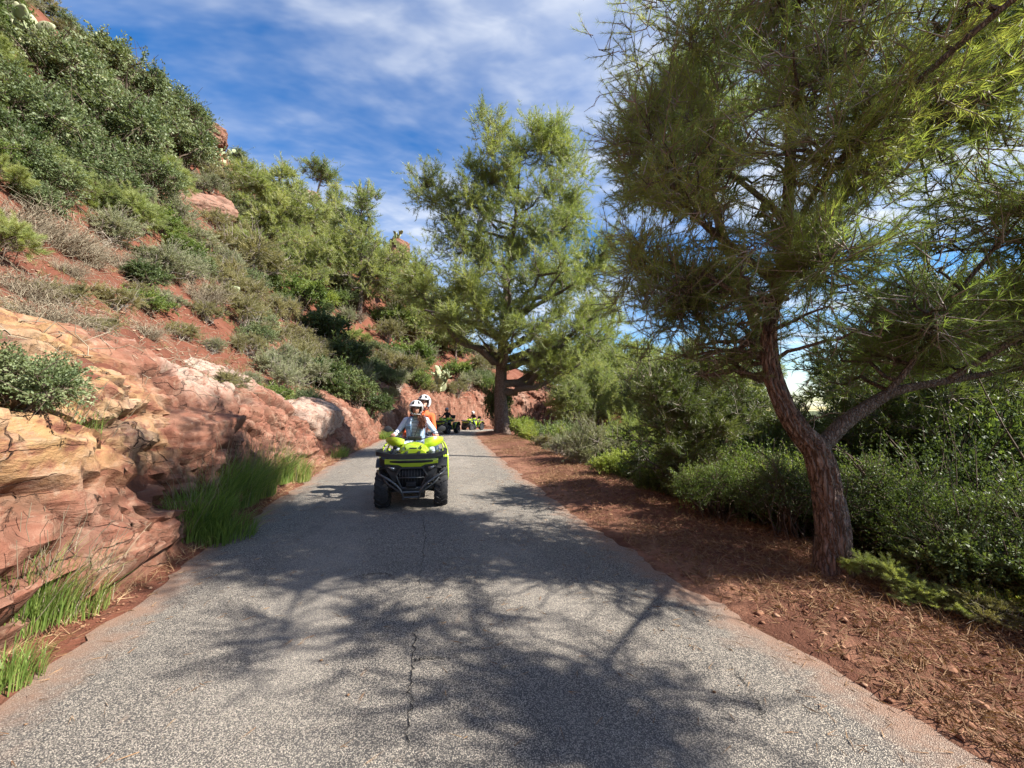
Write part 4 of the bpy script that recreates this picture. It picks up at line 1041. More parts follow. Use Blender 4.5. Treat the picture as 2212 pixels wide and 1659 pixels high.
p = hp(858, 565, 1.5); rock_at('rock_outcrop', 'bare red cliff patch high behind the bend pine', p, (2.4, 4.0, 4.6), (0, 0.2, 0.2), 5, scale=1.3, pale=0.1)
p = hp(668, 425, 0.3); rock_at('rock_outcrop', 'small tan rock ledge just below the lone ridge pine', p, (1.9, 1.5, 1.2), (0.2, 0.1, 0.5), 6, scale=0.7, pale=0.6)
p = hp(440, 805, 0.25); rock_at('rock_slab', 'pale bleached slab lying above the bank', p, (0.95, 2.3, 0.42), (0.12, 0.55, 0.12), 7, scale=0.6, pale=1.0, gain=0.7)
p = hp(565, 865, 0.30); rock_at('rock_block', 'angular split red block on top of the bank', p + np.array([0, 0, -0.1]), (1.1, 1.5, 0.9), (0.2, 0.4, 0.3), 8, scale=0.7, pale=0.05)
p = hp(640, 905, 0.55); rock_at('rock_block', 'rounded pale-topped boulder bulging from the bank', p + np.array([0.05, 0, -0.35]), (1.7, 3.4, 1.9), (0.05, 0.3, 0.12), 9, scale=1.1, pale=0.75, gain=0.6)
p = hp(385, 985, 0.55); rock_at('rock_block', 'dark rounded red boulder overhanging the grass', p + np.array([-0.05, 0, -0.05]), (1.2, 1.7, 1.25), (0.1, 0.1, 0.25), 10, scale=0.9, pale=0.0, gain=0.7)
p = hp(28, 960, 0.18); rock_at('rock_chunk', 'small dark red wedge of rock on the near ledge', p, (0.34, 0.30, 0.14), (0.1, 0.2, 0.4), 12, scale=0.3, n=14, pale=0.0)
# ------------------------------------------------------------------ shrub kinds
B_OLIVE = [shrub('wild_olive', 101, M_OLIVE, 15000, 0.055, 12, 0.9, 16, bare=24), shrub('wild_olive', 102, M_OLIVE, 15000, 0.055, 14, 0.8, 16, bare=24)]
B_GREEN = [shrub('mastic_bush', 103, M_GREEN, 11000, 0.070, 10, 0.85), shrub('mastic_bush', 104, M_GREEN, 11000, 0.065, 12, 0.7)]
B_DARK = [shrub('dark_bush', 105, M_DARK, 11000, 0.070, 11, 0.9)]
B_SAGE = [shrub('sage_bush', 106, M_SAGE, 9000, 0.060, 9, 0.8, needle=3, leaf_w=0.009, stem_mat=M_TWIG, bare=40), shrub('sage_bush', 107, M_SAGE, 9000, 0.07, 11, 0.7, needle=3, leaf_w=0.010, stem_mat=M_TWIG, bare=50)]
B_HEATH = [shrub('heath_bush', 108, M_HEATH, 8500, 0.08, 9, 0.75, needle=3, leaf_w=0.010, stem_mat=M_TWIG, bare=60), shrub('heath_bush', 109, M_HEATH, 8500, 0.07, 11, 0.9, needle=3, leaf_w=0.010, stem_mat=M_TWIG, bare=40)]
B_LIME = [shrub('lime_bush', 110, M_LIME, 9000, 0.065, 9, 0.75)]
B_DEAD = [dead_brush('dry_brush', 111, 260), dead_brush('dry_brush', 112, 300, 0.9, None, 0.5)]
B_PINE = [shrub('pine_sapling', 113, M_NEEDLE2, 6500, 0.12, 12, 1.2, needle=5, leaf_w=0.007)]
B_THICK = [shrub('thicket_bush', 121, M_GREEN, 26000, 0.032, 22, 0.9, 20), shrub('thicket_bush', 122, M_DARK, 26000, 0.030, 22, 0.95, 20)]
PROTO = {'thick': B_THICK, 'olive': B_OLIVE, 'green': B_GREEN, 'dark': B_DARK, 'sage': B_SAGE, 'heath': B_HEATH, 'lime': B_LIME, 'dead': B_DEAD, 'pine': B_PINE}
CATS = {'thick': 'shrub', 'olive': 'shrub', 'green': 'shrub', 'dark': 'shrub', 'sage': 'shrub', 'heath': 'shrub', 'lime': 'shrub', 'dead': 'dry bush', 'pine': 'pine sapling'}
used = set()
rs = random.Random(77)
def bush(kind, p, size, label, group=None, rz=None, sq=(1, 1, 1), tilt=(0, 0)):
    """a bush of the kind with its foot at p and about size metres across"""
    pr = PROTO[kind][rs.randrange(len(PROTO[kind]))]
    rot = (tilt[0], tilt[1], rs.uniform(0, 6.28) if rz is None else rz)
    k = size / 1.75
    sc = (k * sq[0], k * sq[1], k * sq[2])
    if pr.name in used: o = dup(pr, label, group, tuple(p), rot, sc)
    else:
        used.add(pr.name); o = pr; o.location = tuple(p); o.rotation_euler = rot; o.scale = sc; o['label'] = label
    if group: o['group'] = group
    elif 'group' in o: del o['group']
    o['category'] = CATS[kind]
    return o
PLACED = []
def bush_px(kind, u, v, w_px, label, group=None, sink=0.12, **kw):
    """bush whose foot is seen at (u, v) and that is w_px wide in the picture"""
    p = hit(u, v)
    if p is None: return None
    size = w_px * p[1] / FPX
    PLACED.append((p, size)); q = p.copy(); q[2] -= sink * size
    return bush(kind, q, size, label, group, **kw)
M_NEEDLE_SHADE = leaf_mat('shade_toned_pine_needles', [(0.0, (0.03, 0.055, 0.018)), (0.5, (0.06, 0.095, 0.028)), (1.0, (0.12, 0.15, 0.045))], 0.4, 0.45, 0.4, k=1.3)  # darkened copy of the pine needles, its colour standing in for shade
# ------------------------------------------------------------------ planting the left slope
G_OL = 'wild olives massed on the upper left slope'
OL_LAB = ['broad wild olive in the centre of the dark mass', 'wild olive right of centre in the dark mass', 'wild olive above the brown slab', 'upper wild olive below the corner cactus', 'wild olive just under the silvery skyline shrub', 'wild olive touching the brown slab',
          'wild olive below the skyline left of the jutting outcrop', 'lowest wild olive above the pale grey brush', 'wild olive low in the mass above the grey-green bush', 'wild olive low in the mass toward the slab', 'wild olive at the left picture edge under the cactus', 'small wild olive beside the jutting skyline outcrop']
for u, v, w in ((90, 330, 230), (230, 330, 220), (340, 340, 190), (130, 210, 200), (270, 220, 190), (395, 350, 150), (350, 260, 150), (60, 420, 190), (190, 420, 180), (300, 410, 160), (20, 250, 190), (390, 285, 120)):
    bush_px('olive', u, v, w, OL_LAB.pop(0), G_OL)
bush_px('heath', 200, 60, 150, 'brownish shrub at the very top of the slope')
bush_px('olive', 300, 130, 130, 'sparse silvery shrub breaking the skyline')
for u, v, w in ((25, 500, 190), (110, 520, 170), (175, 555, 140)):
    bush_px('dead', u, v, w, 'pale grey leafless brush along the top of the bare earth', 'grey brush above the bare earth')
bush_px('sage', 215, 520, 140, 'grey-green bush between the pale brush and the olives')
bush_px('dead', 255, 575, 105, 'upright bare forked brush in the middle of the slope')
bush_px('sage', 330, 600, 150, 'silvery bush above the red gully')
bush_px('sage', 355, 660, 70, 'small blue-green bush hanging over the red earth')
bush_px('heath', 245, 665, 95, 'low olive-brown tuft bush on the bare red earth')
bush_px('dead', 45, 640, 150, 'dark tangled brush at the picture edge over the earth')
bush_px('dead', 95, 700, 170, 'sprawling grey brush hanging over the yellow rock')
bush_px('dead', 175, 740, 120, 'flattened brush trailing down beside the yellow rock')
bush_px('olive', 5, 905, 250, 'leafy olive bush hanging at the left edge over the bank')
bush_px('dead', 60, 790, 170, 'dense dry brush above the hanging olive bush')
bush_px('heath', 130, 660, 110, 'brown scrub among the tangled brush')
bush_px('dead', 70, 880, 90, 'thin dark twigs lying across the yellow rock')
bush_px('heath', 530, 590, 170, 'round pale twiggy bush below the brown slab')
bush_px('heath', 470, 405, 90, 'brown scrub between skyline outcrop and slab')
bush_px('olive', 505, 420, 90, 'grey-green scrub right of the brown slab')
bush_px('sage', 430, 545, 110, 'silvery scrub just below the brown slab')
bush_px('heath', 480, 510, 90, 'dry scrub under the right end of the brown slab')
for u, v, w, k, lab in ((150, 590, 80, 'dead', 'thin bare brush on the bare earth left of the tuft bush'), (300, 640, 60, 'heath', 'small dry tuft on the bare earth above the gully'), (310, 720, 90, 'dead', 'dead sprawling brush on the red earth over the bank'), (385, 735, 70, 'heath', 'low brown tuft beside the pale slab'),
                      (215, 720, 80, 'heath', 'dry tuft above the yellow rock'), (400, 600, 90, 'sage', 'silvery bush at the head of the gully'), (470, 650, 80, 'heath', 'straw-coloured tuft left of the cactus pad'), (455, 760, 60, 'sage', 'small grey bush behind the pale slab'), (540, 770, 80, 'heath', 'dry scrub above the split block')):
    bush_px(k, u, v, w, lab)
bush_px('dead', 548, 690, 75, 'grey fuzzy dry bush near the single cactus pad')
bush_px('green', 640, 660, 120, 'fresh green bush in the middle of the slope')
bush_px('green', 600, 590, 110, 'rounded green bush under the light pine')
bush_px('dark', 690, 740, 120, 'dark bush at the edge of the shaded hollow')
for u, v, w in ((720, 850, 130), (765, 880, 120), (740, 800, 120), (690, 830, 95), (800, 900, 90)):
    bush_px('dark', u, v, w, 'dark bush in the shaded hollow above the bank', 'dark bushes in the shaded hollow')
bush_px('sage', 595, 810, 130, 'dusty grey-green bush sprawling over the pale boulder')
bush_px('heath', 490, 850, 95, 'scrubby bush growing from the crack in the bank')
bush_px('sage', 650, 830, 110, 'small-leaved silvery bush beside the shaded hollow')
bush_px('heath', 520, 700, 110, 'thin dry scrub on the red earth below the cactus pad')
bush_px('heath', 440, 690, 80, 'low dry scrub in the red gully')
bush_px('sage', 545, 830, 55, 'little grey bush on the edge of the split block')
bush_px('green', 880, 800, 120, 'bright leafy bush left of the bend pine')
bush_px('green', 850, 720, 110, 'fresh bush below the red rock fin')
bush_px('lime', 700, 665, 70, 'yellow-green bush beneath the feathery pine')
# the rest of the slope is filled with bushes of the same few kinds
HOLES = [[(0, 0), (125, 30), (110, 120), (0, 120)], [(455, 300), (505, 310), (505, 365), (455, 365)], [(645, 440), (700, 440), (700, 510), (645, 510)], [(915, 765), (990, 765), (990, 850), (915, 850)], [(480, 625), (525, 625), (525, 665), (480, 665)],
         [(0, 465), (130, 515), (260, 590), (330, 690), (420, 640), (500, 720), (560, 800), (560, 880), (720, 975), (845, 955), (600, 1100), (0, 1600)],
         [(370, 395), (495, 440), (500, 490), (430, 500), (370, 440)], [(436, 235), (492, 262), (492, 330), (448, 320)], [(772, 605), (826, 620), (832, 715), (775, 705)], [(612, 505), (668, 520), (680, 600), (620, 590)], [(838, 535), (880, 545), (880, 605), (838, 600)], [(645, 405), (690, 415), (690, 440), (645, 440)]]
def inside(u, v, poly):
    c = False; n = len(poly)
    for i in range(n):
        (x1, y1), (x2, y2) = poly[i], poly[i - 1]
        if (y1 > v) != (y2 > v) and u < (x2 - x1) * (v - y1) / (y2 - y1) + x1: c = not c
    return c
FILL = {'olive': 'grey-green olive scrub', 'green': 'mid-green mastic scrub', 'sage': 'silvery sage scrub', 'heath': 'dry brownish heath scrub',
        'dark': 'dark evergreen scrub', 'dead': 'bare grey scrub', 'pine': 'young pine'}
count = 0
CU = [(rs.uniform(-60, 1060), rs.uniform(0, 930)) for _ in range(5200)]
CU = [(u, v) for u, v in CU if v > 1.02 * (u - 165) * 0.72 - 60]
CP, CK = hit_many([c[0] for c in CU], [c[1] for c in CU])
for (u, v), p, okk in zip(CU, CP, CK):
    if count >= 430: break
    if not okk or p[1] > 75 or (p[1] < 6.5 and v > 330): continue
    hpx = 0.9 * 1.5 * (1 + 0.018 * p[1]) * FPX / p[1]
    if any(inside(u, v - hpx * f, h) for h in HOLES for f in (0.0, 0.45, 0.9)): continue
    s_, l_ = locate(np.array([p[0]]), np.array([p[1]])); tt = float(l_[0] - half_w(s_)[0])
    if tt < (1.6 if s_[0] < 22 else 2.0): continue
    size = rs.uniform(1.1, 2.0) * (1 + 0.018 * p[1])
    if p[1] < 14: size *= 0.8
    if len(PLACED) and (np.linalg.norm(np.array([q for q, z in PLACED]) - p, axis=1) < 0.30 * (size + np.array([z for q, z in PLACED]))).any(): continue
    n_ = fbm(np.array([[p[0] * 0.15, p[1] * 0.15, 2.0]]), 2, 19)[0] + rs.gauss(0, 0.22)
    kind = 'heath' if n_ < -0.20 else 'sage' if n_ < 0.02 else 'olive' if n_ < 0.20 else 'green' if n_ < 0.38 else 'dark' if n_ < 0.48 else 'pine'
    if rs.random() < 0.10: kind = 'dead'
    PLACED.append((p, size)); q = p.copy(); q[2] -= 0.14 * size
    zone = 'near the skyline' if p[2] > 16 else 'above the far cutting' if p[1] > 24 else 'under the hillside pines' if p[1] > 13 and p[2] > 6 else 'around the shaded hollow' if p[1] > 10 else 'above the bare red earth'
    bush(kind, q, size, FILL[kind] + ' ' + zone, 'hillside ' + kind + ' scrub ' + zone, sq=(1, 1, rs.uniform(0.8, 1.2))); count += 1
# beyond the left edge and behind, so the slope goes on
for _ in range(26):
    s_, tt = rs.uniform(-10, 3), rs.uniform(3, 16)
    x, y = xy(s_, half_w(s_) + tt)
    if x / max(y, 0.01) > -1.4 and y > 0: continue
    bush(rs.choice(('olive', 'sage', 'heath', 'green')), (float(x), float(y), float(ground_z(x, y)) - 0.2), rs.uniform(1.4, 2.4), 'scrub on the slope behind the viewpoint', 'scrub behind the viewpoint')
for u, v, w, k in ((860, 850, 70, 'sage'), (900, 850, 75, 'green'), (930, 862, 50, 'heath'), (985, 868, 55, 'heath'), (1010, 845, 60, 'sage'), (880, 820, 80, 'heath'), (985, 830, 70, 'green'), (1030, 820, 70, 'heath'), (905, 800, 80, 'sage'), (1045, 850, 50, 'green'), (840, 880, 50, 'heath')):
    p = hit(u, v)
    if p is not None: bush(k, p + np.array([0, 0, 0.25]), w * p[1] / FPX, {'sage': 'grey-green', 'green': 'fresh green', 'heath': 'straw-coloured'}[k] + ' bush on the lip of the far cutting', 'bushes on the lip of the far cutting ' + k)
# hillside pines
for u, v, h, rz, lab, pr in ((720, 560, 170, 2.0, 'small pine squeezed left of the feathery slope pine', P_CONE), (655, 640, 150, 3.0, 'pine rising from the shaded rocks on the slope', P_ROUND),
                             (900, 760, 190, 1.2, 'pale young pine at the foot of the slope near the bend', P_ROUND), (835, 640, 120, 4.0, 'small round pine beside the bare cliff patch', P_ROUND), (985, 790, 170, 2.4, 'slope pine showing through the tall bend pine', P_CONE)):
    p = hit(u, v)
    if p is not None: pine_at(pr, lab, u, v, h, rz=rz)
# cacti
prickly_pear('pale prickly pear clump in the top left corner', 1, hp(50, 112, -1.0), 2.3, 46)
prickly_pear('small prickly pear below the skyline outcrop', 2, hp(478, 356, -0.8), 2.1, 34)
prickly_pear('prickly pear trailing down below the ridge ledge', 3, hp(668, 505, -1.0), 3.6, 48)
prickly_pear('grey prickly pear on the cutting above the riders', 4, hp(950, 845, -0.8), 2.6, 52)
prickly_pear('tiny prickly pear beside the red rock fin', 5, hp(838, 712), 1.3, 14)
prickly_pear('far prickly pear on top of the bare cliff patch', 6, hp(862, 530), 2.2, 22)
pp = hp(490, 655)
root = link('prickly_pear', None, label='single flat green cactus pad poking out of the scrub', cat='cactus', loc=tuple(pp))
o = link('pad', PADS[1], root, loc=(0.1, -0.3, 0.35), rot=(0.25, 1.25, 0.2), scale=0.75)
# ------------------------------------------------------------------ grass along the left edge
def grass_at(label, u, v, h, seed, n=900, spread=0.35, w=0.007, stalks=0, lean=(0.15, 0), group=None):
    p = gnd(u, v); z = float(ground_z(p[0], p[1]))
    g = grass_clump('grass_clump', seed, n, h, spread, w, stalks, lean)
    g.location = (p[0], p[1], z); g['label'] = label; g['category'] = 'grass'
    if group: g['group'] = group
    return g
grass_at('tall dark green grass tuft at the foot of the dark boulder', 425, 1165, 0.62, 1, 930, 0.30, 0.0101, 20)
grass_at('broad green grass tuft in the middle of the roadside clump', 500, 1110, 0.72, 2, 1054, 0.34, 0.0101, 40)
grass_at('sunlit light green grass tuft ending the roadside clump', 585, 1060, 0.72, 3, 1054, 0.36, 0.0101, 60)
grass_at('bright short grass at the far end of the roadside clump', 635, 1042, 0.55, 4, 682, 0.32, 0.0087, 10)
grass_at('dark grass tuft between boulder and the broad tuft', 455, 1130, 0.68, 21, 930, 0.30, 0.0101, 20)
grass_at('grass tuft left of the sunlit one in the roadside clump', 545, 1085, 0.76, 22, 1054, 0.34, 0.0101, 50)
grass_at('low grass spilling over the asphalt edge', 480, 1165, 0.40, 23, 558, 0.34, 0.0087)
grass_at('shaded grass at the near end of the roadside clump', 385, 1185, 0.5, 24, 620, 0.26, 0.0087, 8)
grass_at('small grass patch beside the road past the boulder', 722, 990, 0.40, 5, 496, 0.40, 0.0101)
grass_at('far grass patch at the shaded bank foot', 835, 948, 0.5, 6, 558, 0.6, 0.0174)
grass_at('arching pale grass tuft in the lower left corner', 45, 1400, 0.50, 7, 644, 0.22, 0.0052, 30)
grass_at('loose grass tuft on the verge under the near rock', 150, 1345, 0.36, 8, 403, 0.2, 0.0052, 24)
grass_at('short grass fringe at the left picture edge', 12, 1480, 0.25, 9, 282, 0.15, 0.0052)
grass_at('dry sparse grass at the near rock foot', 100, 1300, 0.35, 10, 209, 0.25, 0.0052, 14)
# ------------------------------------------------------------------ right side undergrowth
def spot(x, y):
    u = 1106 + FPX * x / y
    a = 'left of the forked trunk' if u < 1640 else 'directly behind the forked trunk' if u < 1790 else 'under the forked pine\'s long limb' if u < 1960 else 'at the right picture edge' if u < 2230 else 'just outside the right picture edge'
    return a + (' in front' if y < 3.9 else ' further back' if y > 5.8 else '')
def gz(x, y): return float(ground_z(x, y))
def bush_r(kind, u, y, size, label, group=None, dz=0.0, x=None, **kw):
    """bush on the right-hand ground, seen in direction u, y metres ahead"""
    if x is None: x = (u - 1106) / FPX * y
    return bush(kind, (x, y, gz(x, y) - 0.10 * size + dz), size, label, group, **kw)
bush_r('lime', 1135, 22.5, 2.2, 'bright lime-green bush at the foot of the bend pine')
bush_r('dead', 1190, 17.5, 1.3, 'grey dry tuft on the verge edge beyond the sage')
bush_r('dead', 1226, 13.5, 1.4, 'pale grey dry brush along the far verge edge', sq=(1.2, 1.2, 0.8))
bush_r('sage', 1285, 11.0, 1.8, 'tall silvery sage bush on the right verge edge', sq=(1, 1, 1.25))
bush_r('lime', 1345, 9.6, 1.35, 'yellow-green round bush next to the silvery sage')
bush_r('green', 1395, 9.2, 1.6, 'leafy green bush right of the yellow-green one')
bush_r('sage', 1240, 15.5, 1.8, 'grey-green bush between verge and bend pine')
bush_r('green', 1210, 19.5, 2.4, 'dark green bush behind the dry tufts')
bush_r('green', 1320, 14.0, 2.6, 'broad bush on the slope behind the silvery sage')
bush_r('lime', 1450, 7.4, 1.3, 'sunny low bush in front of the young dark pine')
bush_r('heath', 1500, 6.6, 1.1, 'low brownish scrub at the verge edge before the fork pine')
for x, y, s, k, lab in ((1.75, 10.4, 0.85, 'sage', 'low silvery tuft at the very edge of the verge'), (2.05, 8.7, 0.8, 'lime', 'small yellow-green bush nearest the verge'), (2.75, 7.3, 0.9, 'green', 'low green bush crowding the verge before the young pine'), (1.55, 12.6, 1.0, 'sage', 'grey tuft beside the dry brush'),
                        (1.35, 16.2, 1.0, 'heath', 'brownish tuft on the far verge'), (0.9, 19.6, 1.2, 'lime', 'bright tuft between verge and lime bush'), (2.5, 9.8, 1.1, 'green', 'leafy bush behind the small yellow-green one'), (3.2, 6.3, 0.8, 'heath', 'dry scrub at the shaded verge edge'), (2.9, 5.6, 0.7, 'dark', 'small dark shrub in the shade by the forked pine'),
                        (0.7, 25.6, 2.2, 'dark', 'dark bush right behind the bend pine trunk'), (1.8, 26.4, 2.6, 'green', 'green bush right of the bend pine trunk'), (-0.2, 27.2, 2.0, 'dark', 'dark low bush hidden behind the bend trunk')):
    bush_r(k, 0, y, s, lab, x=x)
bush_r('dark', 0, 27.2, 2.3, 'tall dark evergreen left of the bend pine trunk', x=-1.05, sq=(0.85, 0.9, 2.3))
for x, y, s, k in ((5.0, 14.5, 3.0, 'pine'), (4.0, 18, 3.0, 'green'), (7.5, 15, 3.2, 'green'), (10, 19, 3.6, 'pine'), (6.5, 23, 3.6, 'olive'), (3.0, 26, 3.4, 'green'), (11, 26, 4.2, 'green'), (15, 22, 4.2, 'pine'), (14, 15, 3.6, 'dark'),
                   (2.2, 21, 2.4, 'olive'), (9, 32, 4.5, 'pine'), (4.5, 33, 4.0, 'olive'), (19, 30, 5, 'green'), (3.6, 15.0, 2.2, 'heath'), (5.6, 11.0, 2.4, 'olive'), (6.8, 9.2, 2.6, 'green')):
    bush_r(k, 0, y, s, {'pine': 'young pine on the slope down to the valley', 'green': 'green bush on the slope down to the valley', 'olive': 'greyish bush on the slope down to the valley', 'dark': 'dark bush on the slope down to the valley', 'heath': 'brownish bush on the slope down to the valley'}[k],
           'valley slope ' + k + ' bushes', x=x)
# dense thicket behind and right of the near pine
for x, y, s, k in ((4.0, 3.15, 1.2, 'dark'), (4.5, 2.6, 1.3, 'dark'), (2.75, 5.2, 1.1, 'dark'), (3.3, 4.6, 1.2, 'dark'), (3.55, 5.6, 1.7, 'dark'), (4.6, 5.4, 2.0, 'green'), (4.4, 4.4, 1.7, 'green'), (5.4, 4.6, 2.2, 'dark'), (4.1, 3.7, 1.3, 'dark'), (4.9, 3.6, 1.7, 'green'), (5.6, 3.2, 1.9, 'olive'), (4.4, 2.95, 1.25, 'green'), (4.9, 2.5, 1.4, 'dark'), (6.4, 4.2, 2.6, 'green'),
                   (3.9, 6.8, 2.2, 'dark'), (5.2, 6.8, 2.6, 'green'), (6.6, 6.0, 2.8, 'dark'), (7.6, 7.6, 3.2, 'green'), (8.5, 5.6, 3.2, 'dark'), (9.6, 8.4, 3.6, 'green'), (7.4, 3.4, 2.6, 'green'), (5.8, 2.2, 1.8, 'green')):
    bush_r('thick' if k != 'olive' else k, 0, y, s, {'dark': 'dark glossy thicket bush ', 'green': 'leafy green thicket bush ', 'olive': 'small-leaved thicket bush '}[k] + spot(x, y), 'thicket ' + k + ' bushes ' + spot(x, y), x=x, sq=(1, 1, 1.15))
bush_r('pine', 0, 3.22, 0.42, 'small pine seedling at the foot of the forked trunk', x=2.95, sq=(1, 1, 0.8))
bush_r('pine', 0, 2.92, 0.36, 'low feathery pine seedling on the near verge', x=3.08, sq=(1.1, 1.1, 0.7))
bush_r('dark', 0, 3.1, 0.85, 'dark leafy shrub right against the forked trunk', x=3.5)
bush_r('lime', 0, 2.85, 0.4, 'yellowish seedling in front of the thicket', x=3.4)
bush_r('dark', 0, 2.55, 0.85, 'dark low shrub at the near corner of the thicket', x=3.75)
bush_r('olive', 0, 2.25, 0.9, 'small-leaved shrub at the right picture edge', x=3.75, sq=(1, 1, 0.8))
bush_r('heath', 0, 2.75, 0.5, 'dry twiggy scrub edging the thicket', x=3.3, sq=(1, 1, 0.7))
for x, y, s, k in ((7.2, 5.2, 3.4, 'green'), (8.6, 6.8, 4.0, 'dark'), (9.5, 6.6, 4.4, 'green'), (11, 8.0, 5.0, 'dark'), (12, 10.5, 5.4, 'green'), (9.0, 11.5, 4.0, 'green'), (6.4, 4.9, 3.0, 'green'), (7.4, 5.6, 3.4, 'dark')):
    bush_r('thick', 0, y, s, 'tall dense bush rising ' + spot(x, y), 'tall thicket bushes ' + spot(x, y), x=x, sq=(1, 1, 1.3))
# young pines behind the near trunk, shade put into their needle colour
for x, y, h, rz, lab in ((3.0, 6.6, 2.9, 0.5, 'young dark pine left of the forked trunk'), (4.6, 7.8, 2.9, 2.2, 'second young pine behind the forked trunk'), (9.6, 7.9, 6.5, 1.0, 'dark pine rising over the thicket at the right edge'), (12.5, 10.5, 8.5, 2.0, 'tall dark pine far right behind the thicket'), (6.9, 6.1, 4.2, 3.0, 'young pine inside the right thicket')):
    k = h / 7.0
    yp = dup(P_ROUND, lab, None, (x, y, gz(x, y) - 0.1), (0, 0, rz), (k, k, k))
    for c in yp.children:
        if c.name.startswith('crown'): c.material_slots[0].link = 'OBJECT'; c.material_slots[0].material = M_NEEDLE_SHADE
# valley pines, standing as far as the photograph lets one tell them apart
i = 0
for x, y, h in ((14, 34, 9), (20, 42, 10), (10, 44, 9), (27, 48, 11), (16, 55, 11), (34, 60, 12), (24, 66, 12), (12, 62, 10), (44, 72, 13), (33, 80, 13), (20, 84, 13), (55, 60, 13), (40, 40, 11), (30, 30, 10), (24, 22, 9), (52, 90, 14), (8, 72, 10), (7, 50, 9), (11, 54, 10), (4, 56, 9), (15, 46, 9), (9, 40, 7), (5.5, 38, 6), (13, 38, 8)):
    pr = (P_ROUND, P_CONE)[i % 2]; i += 1; k = h / pr['tall']
    fu = 1106 + FPX * x / y
    fz = 'between the bend pine and the forked pine' if fu < 1340 else 'through the forked pine\'s lower crown' if fu < 1600 else 'behind the forked pine and thicket'
    dup(pr, 'far valley pine seen ' + fz + (' at middle distance' if y < 52 else ' farther off'), 'far valley pines ' + fz + str(y < 52), (x, y, gz(x, y) - 0.2), (0, 0, i * 1.3), (k, k, k))
# ------------------------------------------------------------------ loose stuff on the ground
def scatter_right(n, rng, t0, t1, s0=-0.5, s1=22, near=1.9):
    s = s0 + (s1 - s0) * rng.uniform(0, 1, n) ** near; t = rng.uniform(t0, t1, n)
    x, y = xy(s, -(half_w(s) + t)); return x, y, right_h(s, t), s, t
def chips(P, size, rng):
    """small angular stones, eight faces each"""
    n = len(P)
    o = np.array([(1, 0, 0), (0, 1, 0), (-1, 0, 0), (0, -1, 0), (0, 0, 0.7), (0, 0, -0.6)], float)
    sc = size[:, None, None] * rng.uniform(0.5, 1.2, (n, 6, 1)) * np.array([1, 1, 0.75])
    a = rng.uniform(0, 6.28, n); c, s = np.cos(a), np.sin(a)
    q = o[None] * sc
    q = np.stack([q[..., 0] * c[:, None] - q[..., 1] * s[:, None], q[..., 0] * s[:, None] + q[..., 1] * c[:, None], q[..., 2]], -1)
    V = (P[:, None, :] + q).reshape(-1, 3)
    f = np.array([(0, 1, 4), (1, 2, 4), (2, 3, 4), (3, 0, 4), (1, 0, 5), (2, 1, 5), (3, 2, 5), (0, 3, 5)])
    return V, (f[None] + np.arange(n)[:, None, None] * 6).reshape(-1, 3)
M_LITTER = leaf_mat('needle_litter', [(0.0, (0.13, 0.065, 0.038)), (0.5, (0.27, 0.15, 0.085)), (0.85, (0.42, 0.28, 0.17)), (1.0, (0.55, 0.44, 0.31))], 0.1, 0.8, 0.2)
M_STONE = leaf_mat('loose_stones', [(0.0, (0.15, 0.062, 0.04)), (0.5, (0.28, 0.13, 0.085)), (0.85, (0.38, 0.22, 0.16)), (1.0, (0.50, 0.42, 0.36))], 0.0, 0.9, 0.15)
rg = np.random.default_rng(9)
x, y, z, s_, t_ = scatter_right(46000, rg, 0.10, 3.2)
dens = fbm(np.stack([x * 1.1, y * 1.1, 0 * x], -1), 3, 55) + 0.5 * np.clip(t_ - 0.5, -0.5, 0.7)
k = dens > rg.normal(0.05, 0.25, len(x))
P = np.stack([x, y, z + 0.012], -1)[k]; n = len(P)
D = unit(np.stack([rg.normal(size=n), rg.normal(size=n), rg.uniform(0.0, 0.35, n)], -1))
V, F, r = needle_cloud(P, D, 0.095, 0.0055, 3, 0.45, rg)
link('needle_litter', mesh_np('needle_litter', V, F, M_LITTER, False, {'rnd': ('FACE', r)}), label='brown fallen pine needles strewn over the right verge', kind='stuff')
x, y, z, s_, t_ = scatter_right(6500, rg, 0.02, 3.0)
P = np.stack([x, y, z + 0.004], -1); V, F = chips(P, 0.006 + 0.034 * rg.uniform(0, 1, len(P)) ** 4, rg)
link('gravel', mesh_np('gravel', V, F, M_STONE, False, {'rnd': ('FACE', np.repeat(rg.uniform(0, 1, len(P)), 8))}), label='small red stones and clods on the right verge', kind='stuff')
# left verge: stones, straw and low weeds at the bank foot
n = 2600; s = -2 + 24 * rg.uniform(0, 1, n) ** 1.5; t = 0.05 + 0.5 * rg.uniform(0, 1, n); x, y = xy(s, half_w(s) + t); z = hill_h(s, t)
P = np.stack([x, y, z + 0.006], -1); V, F = chips(P, 0.006 + 0.022 * rg.uniform(0, 1, n) ** 3, rg)
link('gravel', mesh_np('gravel', V, F, M_STONE, False, {'rnd': ('FACE', np.repeat(rg.uniform(0, 1, n), 8))}), label='small red stones along the foot of the rock bank', kind='stuff')
n = 5200; s = -2 + 20 * rg.uniform(0, 1, n) ** 1.4; t = 0.06 + 0.5 * rg.uniform(0, 1, n); x, y = xy(s, half_w(s) + t); z = hill_h(s, t)
P = np.stack([x, y, z + 0.015], -1); D = unit(np.stack([rg.normal(size=n), rg.normal(size=n), rg.uniform(0, 0.9, n)], -1))
V, F, r = needle_cloud(P, D, 0.14, 0.005, 2, 0.4, rg)
link('straw', mesh_np('straw', V, F, M_LITTER, False, {'rnd': ('FACE', np.clip(r + 0.2, 0, 1))}), label='dry straw and twigs littering the foot of the bank', kind='stuff')
